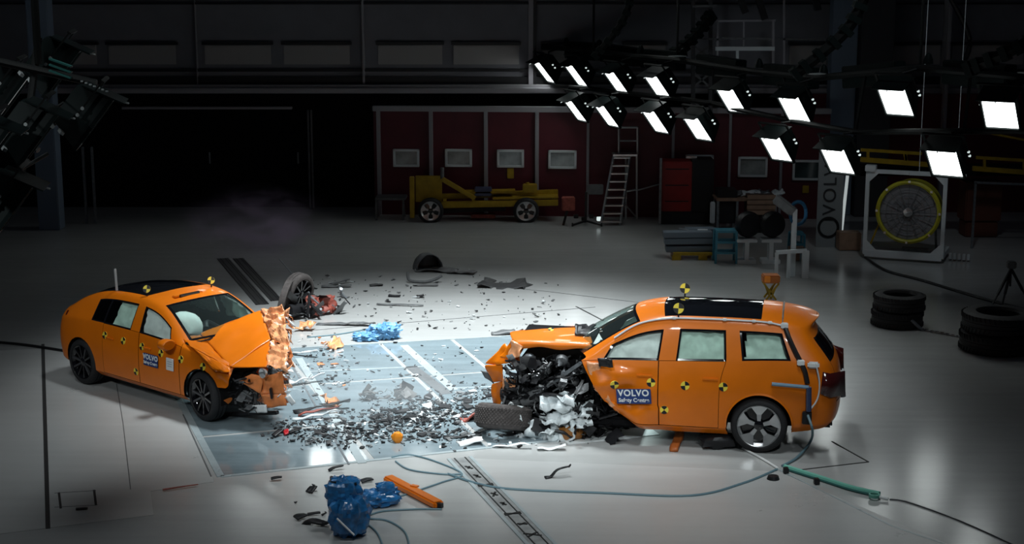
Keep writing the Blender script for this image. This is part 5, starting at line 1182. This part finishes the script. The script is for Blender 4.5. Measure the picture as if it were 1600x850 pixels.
b3 = empty('pale_blue_cover', gp(592, 531), 0, 'pale blue crumpled plastic cover on the floor behind the glass panels', 'cover'); mb = MB(); bundle(mb, .26, .18, .13, 44, .3, 9); mb.build('wrapping', PALEBLUE, b3, 25).location = (.1, .1, 0)
mb = MB(); bundle(mb, .24, .16, .07, 40, .28, 12); mb.build('flap', PALEBLUE, b3, 25).location = (-.22, 0, 0)
# orange profile lying in front
a, b = gp(606, 753), gp(686, 795); ob_ = empty('orange_profile', a, 0, 'straight orange body profile lying beside the blue pouch', 'profile')
mb = MB(); d = (b - a); mb.bar((0, 0, .05), d + Vector((0, 0, .05)), .15, .09); mb.build('profile', ORANGE, ob_, 0, .02); MB().box(d * .5 + Vector((.02, .06, .10)), (.10, .06, .02), Matrix.Rotation(-.55, 3, 'Z')).build('tab', ORANGE, ob_, 0); MB().box(d + Vector((0, 0, .05)), (.10, .05, .06), Matrix.Rotation(-.55, 3, 'Z')).build('dark_end', BLACK, ob_, 0)
# pieces that can be named one by one
def bent(px, py, L, wd, rz, m, label, cat='fragment', name='bent_strip', lift=.06, th=.015, curl=.06):
    def f(mb):
        crumple(mb, (-L / 2, -wd / 2, .02), (L / 2, -wd / 2, .02 + lift), (L / 2, wd / 2, .02 + lift * .7), (-L / 2, wd / 2, .03), 10, 3, curl, 3, px * .1, 0, wd * .2)
    o = lump_obj(name, f, m, px, py, label, cat, 0, rz, None, th); 
    return o
bent(788, 446, 1.0, .75, -.12, mat('black_sheet', (.03, .03, .032), .6), 'flat dark square sheet lying on the far floor', 'sheet', 'dark_sheet', .0, .012, .0)
bent(682, 424, .95, .34, -.12, SHEETGREY, 'long dark flat panel lying on the far floor beside the wheel liner', 'panel', 'dark_sheet', .02, .012, .03)
bent(722, 427, .62, .36, -.3, SHEETGREY, 'dark flat panel right of the longer one on the far floor', 'panel', 'dark_sheet', .02, .012, .03)
bent(525, 449, .62, .14, .05, GREY, 'dark V-shaped strip on the floor right of the torn wheel, lower arm', 'strip', 'dark_strip', .03, .02, .03); bent(531, 444, .45, .09, .65, GREY, 'thin dark strip forming the upper arm of the V', 'strip', 'dark_strip', .05, .02, .02)
bent(540, 508, 1.1, .16, -.12, GREY, 'long grey broken moulding left of the pale blue cover', 'moulding', 'broken_moulding', .04, .02, .04)
bent(625, 478, .95, .06, -.14, GREY, 'thin dark rod lying alone on the pale floor behind the crash', 'rod', 'thin_rod', .01, .015, .01)
def ringarc(mb):
    for k in range(14):
        a = math.pi * (1.05 + .9 * k / 13); mb.box((.33 * math.cos(a), .10 * math.sin(a) * 1.2, .16 + .12 * math.sin(a)), (.10, .16, .02), Matrix.Rotation(a, 3, 'Y'))
def half_shell(mb):
    n = 14; vs = [Vector((.30 * math.cos(math.pi * k / n), y * .30, .36 * math.sin(math.pi * k / n) + .02 * noise.noise(Vector((k * .7, y * 3, 0))))) for k in range(n + 1) for y in (-.5, .1, .6)]
    mb.add(vs, [(3 * k + i, 3 * k + 3 + i, 3 * k + 4 + i, 3 * k + 1 + i) for k in range(n) for i in range(2)]); mb.add([vs[3 * k + 2] for k in range(n + 1)], [tuple(range(n + 1))])
lump_obj('wheel_liner', half_shell, GREY, 669, 421, 'dark rounded wheel liner standing on the far floor', 'liner', 0, .35, None, .012)
lump_obj('curved_trim', lambda mb: mb.tube(spline([(-.34, .05, .22), (-.30, 0, .06), (0, -.05, .03), (.25, 0, .08), (.38, .05, .15)], 5), .035, 8), GREY, 662, 442, 'curved dark trim lying in front of the wheel liner', 'trim'); bent(668, 447, .45, .12, 0, SHEETGREY, 'flat dark flake under the curved trim', 'flake', 'dark_flake', .01, .012, .02)
bent(588, 447, .28, .09, .2, BLACK, 'small black oval piece on the far floor right of the V strips', 'piece', 'black_piece', .02, .03, .02); bent(616, 464, .26, .08, -.2, BLACK, 'small black piece above the thin dark rod', 'piece', 'black_piece', .02, .03, .02)
bent(657, 465, .14, .10, 0, BLACK, 'tiny black lump right of the thin dark rod', 'piece', 'black_piece', .05, .04, .02); bent(787, 522, .42, .22, .1, GREY, 'dark rounded cover on the floor behind the SUV bonnet', 'cover', 'round_cover', .05, .04, .02)
bent(871, 746, .36, .06, .35, BLACK, 'black curved shard alone on the front floor left of the hose', 'shard', 'curved_shard', .16, .02, .05)
bent(503, 642, .85, .10, .35, BLACK, 'long dark bumper strip with raised end between the cars', 'strip', 'bumper_strip', .14, .02, .06); bent(498, 648, .62, .05, .35, RUST, 'thin red edge lying along the dark bumper strip', 'strip', 'red_strip', .10, .015, .05)
bent(745, 655, .50, .16, .5, RUST, 'red-brown torn part left of the dusty loose tyre', 'part', 'red_brown_part', .12, .03, .08)
lump_obj('amber_lamp', lambda mb: bundle(mb, .085, .07, .075, 10, .18, 5), AMBER, 621, 691, 'bright orange broken lamp piece in the debris between the cars', 'lamp piece'); 
lump_obj('brown_lamp', lambda mb: bundle(mb, .20, .12, .11, 14, .15, 6), BROWNAMB, 893, 686, 'brown amber broken lamp at the foot of the SUV wreck', 'lamp piece', 0, .3)
def orange_part(mb):
    bundle(mb, .065, .15, .06, 12, .18, 8)
bent(1058, 692, .85, .12, 1.35, mat('dull_orange', (.42, .11, .02), .5), 'narrow dull orange broken part on the floor below the SUV front door', 'fragment', 'orange_fragment', .10, .05, .05)
lump_obj('dark_lump', lambda mb: (bundle(mb, .26, .18, .10, 16, .2, 4),), BLACK, 1122, 698, 'black torn liner lying in front of the SUV rear wheel', 'liner'); bent(1122, 700, .34, .04, .2, RUST, 'thin dull red strip on the black liner by the rear wheel', 'strip', 'red_strip', .06, .02, .03)
bent(722, 684, .55, .10, .1, BLACK, 'long black splinter left of the dusty loose tyre', 'splinter', 'black_splinter', .03, .03, .05)
for k, (x, y, L, wd, rz, l) in enumerate(((735, 694, .36, .20, .2, 'white foil scrap just left of the loose tyre'), (862, 703, .40, .12, .1, 'white foil scrap just right of the loose tyre'), (800, 700, .55, .07, -.08, 'white strip in front of the loose tyre'))):
    bent(x, y, L, wd, rz, WHITE, l, 'foil', 'white_foil', .04, .008, .05)
def clump(mb): wreck(mb, random.Random(9), (-.38, .38, -.18, .18, .02, .14), 46, .05, .24, 1)
tag(lump_obj('debris_heap', clump, mat('brown_grey_bits', (.11, .105, .10), .6), 604, 622, 'low heap of grey-brown bits on the glass between the cars', 'debris heap'), kind='stuff')
bent(434, 682, .16, .09, .9, BLACK, 'black bracket left of the small red clip before the sedan', 'bracket', 'black_bracket', .08, .02, .03); bent(447, 679, .06, .18, .1, mat('bright_red', (.55, .02, .03), .4), 'small red clip on the glass in front of the sedan', 'clip', 'red_clip', .03, .02, .01); bent(461, 677, .18, .08, .4, BLACK, 'black bracket right of the small red clip before the sedan', 'bracket', 'black_bracket', .06, .02, .03)
bent(490, 806, .16, .05, .3, BLACK, 'black sliver left of the blue bundle, nearer the camera', 'sliver', 'black_sliver', .03, .02, .02); bent(495, 820, .36, .10, -.35, BLACK, 'largest black fragment left of the blue bundle', 'fragment', 'black_fragment', .06, .03, .06); bent(471, 812, .15, .09, .8, BLACK, 'black chip at the left end of the fragments beside the blue bundle', 'chip', 'black_chip', .05, .02, .04)
bent(487, 769, .13, .10, 1.2, BLACK, 'black chip above the fragments left of the blue bundle', 'chip', 'black_chip', .05, .02, .03); bent(573, 754, .16, .08, .5, BLACK, 'black chip between the blue bundle and the glass', 'chip', 'black_chip', .04, .02, .03); bent(545, 750, .14, .05, .1, BLACK, 'flat black chip behind the blue bundle', 'chip', 'black_chip', .01, .02, .02)
bent(524, 735, .20, .05, .4, BLACK, 'black splinter at the front edge of the glass', 'splinter', 'black_splinter', .06, .02, .04); bent(282, 764, .46, .02, .45, RUST, 'thin brown rod on the floor in front of the sedan', 'rod', 'thin_rod', .01, .012, .005)
bent(432, 751, .14, .05, .2, BLACK, 'small black chip at the front left corner of the glass', 'chip', 'black_chip', .02, .02, .02); bent(128, 797, .14, .06, .2, BLACK, 'black flake on the plate at lower left', 'flake', 'dark_flake', .01, .015, .01)
for k, (x, y, l) in enumerate(((478, 516, 'pink-orange torn scrap right of the sedan bonnet'), (523, 545, 'dusty pink scrap on the glass behind the sedan'), (516, 634, 'orange scrap by the dark bumper strip'))): lump_obj('torn_scrap', lambda mb: crumple(mb, (-.16, -.1, .03), (.16, -.1, .05), (.17, .1, .16), (-.14, .1, .12), 6, 5, .10, 8, k * 3, 0, .05), PINK, x, y, l, 'scrap', 0, k, None, .01)
for k, (x, y, rz, l) in enumerate(((475, 600, .5, 'pale bent bar beside the sedan front'), (470, 556, -.4, 'pale bar on the glass behind the sedan front'), (495, 655, .2, 'pale sheet edge under the dark bumper strip'))): bent(x, y, .7, .09, rz, WHITEM, l, 'bar', 'pale_bar', .12, .02, .05)
lump_obj('black_puck', lambda mb: mb.lathe([(0, .03), (.07, .025), (.085, -.02), (0, -.02)], Matrix.Rotation(math.pi / 2, 4, 'X'), 14), BLACK, 1208, 749, 'black round puck on the floor in front of the mint tube', 'puck', .025)
# countless small shards: individuals, largest first; a few shapes, copied
def shard_mesh(seed, m):
    r = random.Random(seed); n = r.randint(4, 6); ang = sorted(r.uniform(0, 2 * math.pi) for _ in range(n)); e = r.uniform(.35, 1)
    poly = [Vector((math.cos(a) * r.uniform(.35, .6), math.sin(a) * r.uniform(.35, .6) * e, r.uniform(0, .25))) for a in ang]
    mb = MB(); mb.prism(poly, (r.uniform(-.1, .1), r.uniform(-.1, .1), r.uniform(.08, .2)))
    o = mb.build('shard', m, None, 0); me = o.data; bpy.data.objects.remove(o); return me
SH = {k: [shard_mesh(100 * i + k2, m) for k2 in range(8)] for i, (k, m) in enumerate((('black', BLACK), ('grey', GREY), ('pale', WHITEM), ('orange', ORANGE_IN)))}
ZN = [  # pixel corners, how many, colours, size range, words
 (((430, 662), (700, 640), (760, 690), (470, 695)), 84, 'bbbggpg', .05, .24, 'in the dense debris on the glass between the cars'),
 (((560, 640), (780, 598), (790, 650), (600, 662)), 62, 'bbggpb', .05, .26, 'on the glass left of the SUV wreck'),
 (((470, 545), (770, 540), (720, 610), (500, 600)), 30, 'ggpb', .04, .12, 'scattered on the rear glass panels'),
 (((470, 430), (860, 440), (900, 515), (520, 520)), 54, 'bbbgp', .04, .15, 'on the pale floor behind the glass'),
 (((420, 735), (560, 730), (520, 830), (470, 830)), 8, 'b', .04, .10, 'on the floor before the glass, left'),
 (((455, 520), (530, 530), (545, 600), (470, 640)), 34, 'gpopg', .05, .2, 'by the torn front of the sedan'),
 (((690, 690), (960, 668), (990, 690), (700, 705)), 16, 'bbp', .04, .12, 'along the front edge of the glass'),
]
full = dict(b='black', g='grey', p='pale', o='orange')
for pts, n, cs, s0, s1, words_ in ZN:
    for k in range(n):
        u, v = rng.random(), rng.random(); p = [pts[0][i] * (1 - u) * (1 - v) + pts[1][i] * u * (1 - v) + pts[2][i] * u * v + pts[3][i] * (1 - u) * v for i in (0, 1)]
        c = full[rng.choice(cs)]; o = bpy.data.objects.new('shard', rng.choice(SH[c])); COL.objects.link(o)
        s = s0 + (s1 - s0) * rng.random() ** 2.2; q = gp(*p); o.location = q + Vector((0, 0, .006)); o.scale = (s, s, s * .8); o.rotation_euler = (0, 0, rng.uniform(0, 6.28))
        tag(o, 'small %s shard %s' % (c, words_), 'shard', 'shards ' + words_)
mb = MB()
for pts, n, cs, s0, s1, words_ in ZN[:4] + ZN[5:]:
    for k in range(int(n * (11 if n > 55 else 3))):
        u, v = rng.random(), rng.random(); p = [pts[0][i] * (1 - u) * (1 - v) + pts[1][i] * u * (1 - v) + pts[2][i] * u * v + pts[3][i] * (1 - u) * v for i in (0, 1)]
        q = gp(p[0] + rng.gauss(0, 14), p[1] + rng.gauss(0, 6)); s = .012 + .075 * rng.random() ** 2.2; a = rng.uniform(0, 6.28); h = Vector((math.cos(a), math.sin(a), rng.uniform(0, .4))) * s
        mb.bar(q + Vector((0, 0, .012)), q + h + Vector((0, 0, .014)), s * rng.uniform(.3, .9), .012, rng.choice((0, 0, 0, 1, 1, 0, 2)))
tag(mb.build('crumbs', [BLACK, GREY, WHITEM], None, 0), 'fine crumbs and splinters strewn over the glass and floor between the cars', 'crumbs', None, 'stuff')
# hoses and tubes on the floor
cable('blue_hose', [(700, 742), (745, 757), (800, 766), (940, 772), (1080, 776), (1160, 757), (1214, 735)], .016, HOSE, 'long blue-grey hose curving across the front floor to the mint tube', 'hose')
hs = V_O + Matrix.Rotation(V_YAW, 3, 'Z') @ Vector((-.66, 1.06, .62)); e0 = gp(1222, 730)
q = spline([hs, hs + Vector((.05, -.10, -.18)), gp(1266, 690, .12), gp(1245, 715, .03), e0 + Vector((0, 0, .02))], 8); o = MB().tube([v - hs for v in q], .018, 8).build('drop_hose', HOSE, None); o.location = hs; tag(o, 'blue-grey hose hanging from the SUV rear corner down to the mint tube', 'hose')
cable('blue_hose', [(612, 716), (640, 712), (680, 722), (722, 742), (690, 755), (640, 772), (600, 785), (575, 800)], .012, HOSE, 'thin pale blue hose looping from the glass to the blue bundle', 'hose')
cable('blue_hose', [(618, 722), (640, 735), (690, 742), (720, 742)], .012, HOSE, 'short thin hose along the front edge of the glass', 'hose')
cable('blue_hose', [(578, 806), (600, 800), (650, 797), (690, 797)], .012, HOSE, 'thin hose behind the orange profile end', 'hose')
cable('blue_hose', [(576, 812), (605, 815), (632, 832), (640, 858)], .012, HOSE, 'thin hose leaving the blue bundle towards the bottom edge, right strand', 'hose')
cable('blue_hose', [(574, 820), (590, 835), (600, 860)], .012, HOSE, 'thin hose leaving the blue bundle towards the bottom edge, left strand', 'hose')
cable('blue_hose', [(480, 528), (530, 523), (575, 515)], .012, HOSE, 'thin hose looping from the sedan to the pale blue cover', 'hose')
mt = empty('mint_tube', gp(1226, 733), 0, 'mint green flat tube lying on the floor right of the SUV rear wheel', 'tube'); m0 = mt.location.copy(); ml = spline([gp(1226, 733), gp(1280, 750), gp(1330, 766), gp(1374, 776)], 6)
MB().tube([v - m0 + Vector((0, 0, .035)) for v in ml], .036, 8).build('sleeve', MINT, mt); MB().tube([v - m0 + Vector((0, -.05, .02)) for v in ml], .018, 6).build('dark_seam', mat('dark_mint', (.03, .12, .11), .5), mt)
MB().tube([gp(1372, 776, .04) - m0, gp(1388, 780, .03) - m0], .02, 8).build('shackle', WHITE, mt); MB().lathe([(.05, -.02), (.07, -.02), (.07, .02), (.05, .02)], Matrix.Rotation(math.pi / 2, 4, 'X'), 16, 0, True).build('end_ring', MINT, mt).location = gp(1366, 774, .05) - m0
for x, y in ((1228, 735), (1276, 752)): MB().box(gp(x, y, .04) - m0, (.07, .09, .08)).build('buckle', BLACK, mt, 0, .01)
cable('white_rod', [(1160, 702), (1190, 718), (1216, 734)], .016, WHITE, 'pale rod on the floor from the rear wheel to the mint tube', 'rod')
cable('tow_cable', [(1390, 781), (1420, 786), (1500, 815), (1600, 860)], .009, GREY, 'thin dark tow cable from the mint tube to the lower right edge')

# ================================================================== SMOKE
def smoke(name, loc, size, dens, colr, nscale, thr, label, seed):
    m = bpy.data.materials.new(name); n, l = nodes(m); n.remove(n['Principled BSDF']); out = n['Material Output']
    pv = n.new('ShaderNodeVolumePrincipled'); pv.inputs['Color'].default_value = (*colr, 1); pv.inputs['Anisotropy'].default_value = .2
    tc = n.new('ShaderNodeTexCoord'); mp = n.new('ShaderNodeMapping'); mp.inputs['Location'].default_value = (seed, seed * .7, 0)
    nt = n.new('ShaderNodeTexNoise'); nt.inputs['Scale'].default_value = nscale; nt.inputs['Detail'].default_value = 5; nt.inputs['Distortion'].default_value = .6
    l.new(tc.outputs['Object'], mp.inputs[0]); l.new(mp.outputs[0], nt.inputs['Vector'])
    ln = n.new('ShaderNodeVectorMath'); ln.operation = 'LENGTH'; l.new(tc.outputs['Object'], ln.inputs[0])
    fall = n.new('ShaderNodeMapRange'); fall.interpolation_type = 'SMOOTHERSTEP'; fall.inputs[1].default_value = .0; fall.inputs[2].default_value = 1.0; fall.inputs[3].default_value = 1; fall.inputs[4].default_value = 0; l.new(ln.outputs['Value'], fall.inputs[0])
    mr = n.new('ShaderNodeMapRange'); mr.inputs[1].default_value = thr; mr.inputs[2].default_value = thr + .3; l.new(nt.outputs[0], mr.inputs[0])
    a = n.new('ShaderNodeMath'); a.operation = 'MULTIPLY'; l.new(fall.outputs[0], a.inputs[0]); l.new(mr.outputs[0], a.inputs[1])
    b = n.new('ShaderNodeMath'); b.operation = 'MULTIPLY'; b.inputs[1].default_value = dens; l.new(a.outputs[0], b.inputs[0]); l.new(b.outputs[0], pv.inputs['Density'])
    l.new(pv.outputs[0], out.inputs['Volume'])
    bm = bmesh.new(); bmesh.ops.create_icosphere(bm, subdivisions=2, radius=1.0); me = bpy.data.meshes.new(name); bm.to_mesh(me); bm.free(); me.materials.append(m)
    o = link(name, me); o.location = loc; o.scale = size; return tag(o, label, 'smoke', None, 'stuff')
smoke('smoke_cloud', gp(390, 385) + Vector((.2, -.4, .55)), (2.3, 1.9, 1.15), 1.7, (.62, .50, .70), 2.4, .44, 'faint purple-grey smoke drifting before the dark door behind the sedan', 3.0)
smoke('dust_cloud', gp(575, 645) + Vector((0, 0, .45)), (2.9, 1.9, .55), .55, (.92, .96, 1.0), 1.8, .38, 'thin white dust hanging over the glass between the two cars', 8.0)
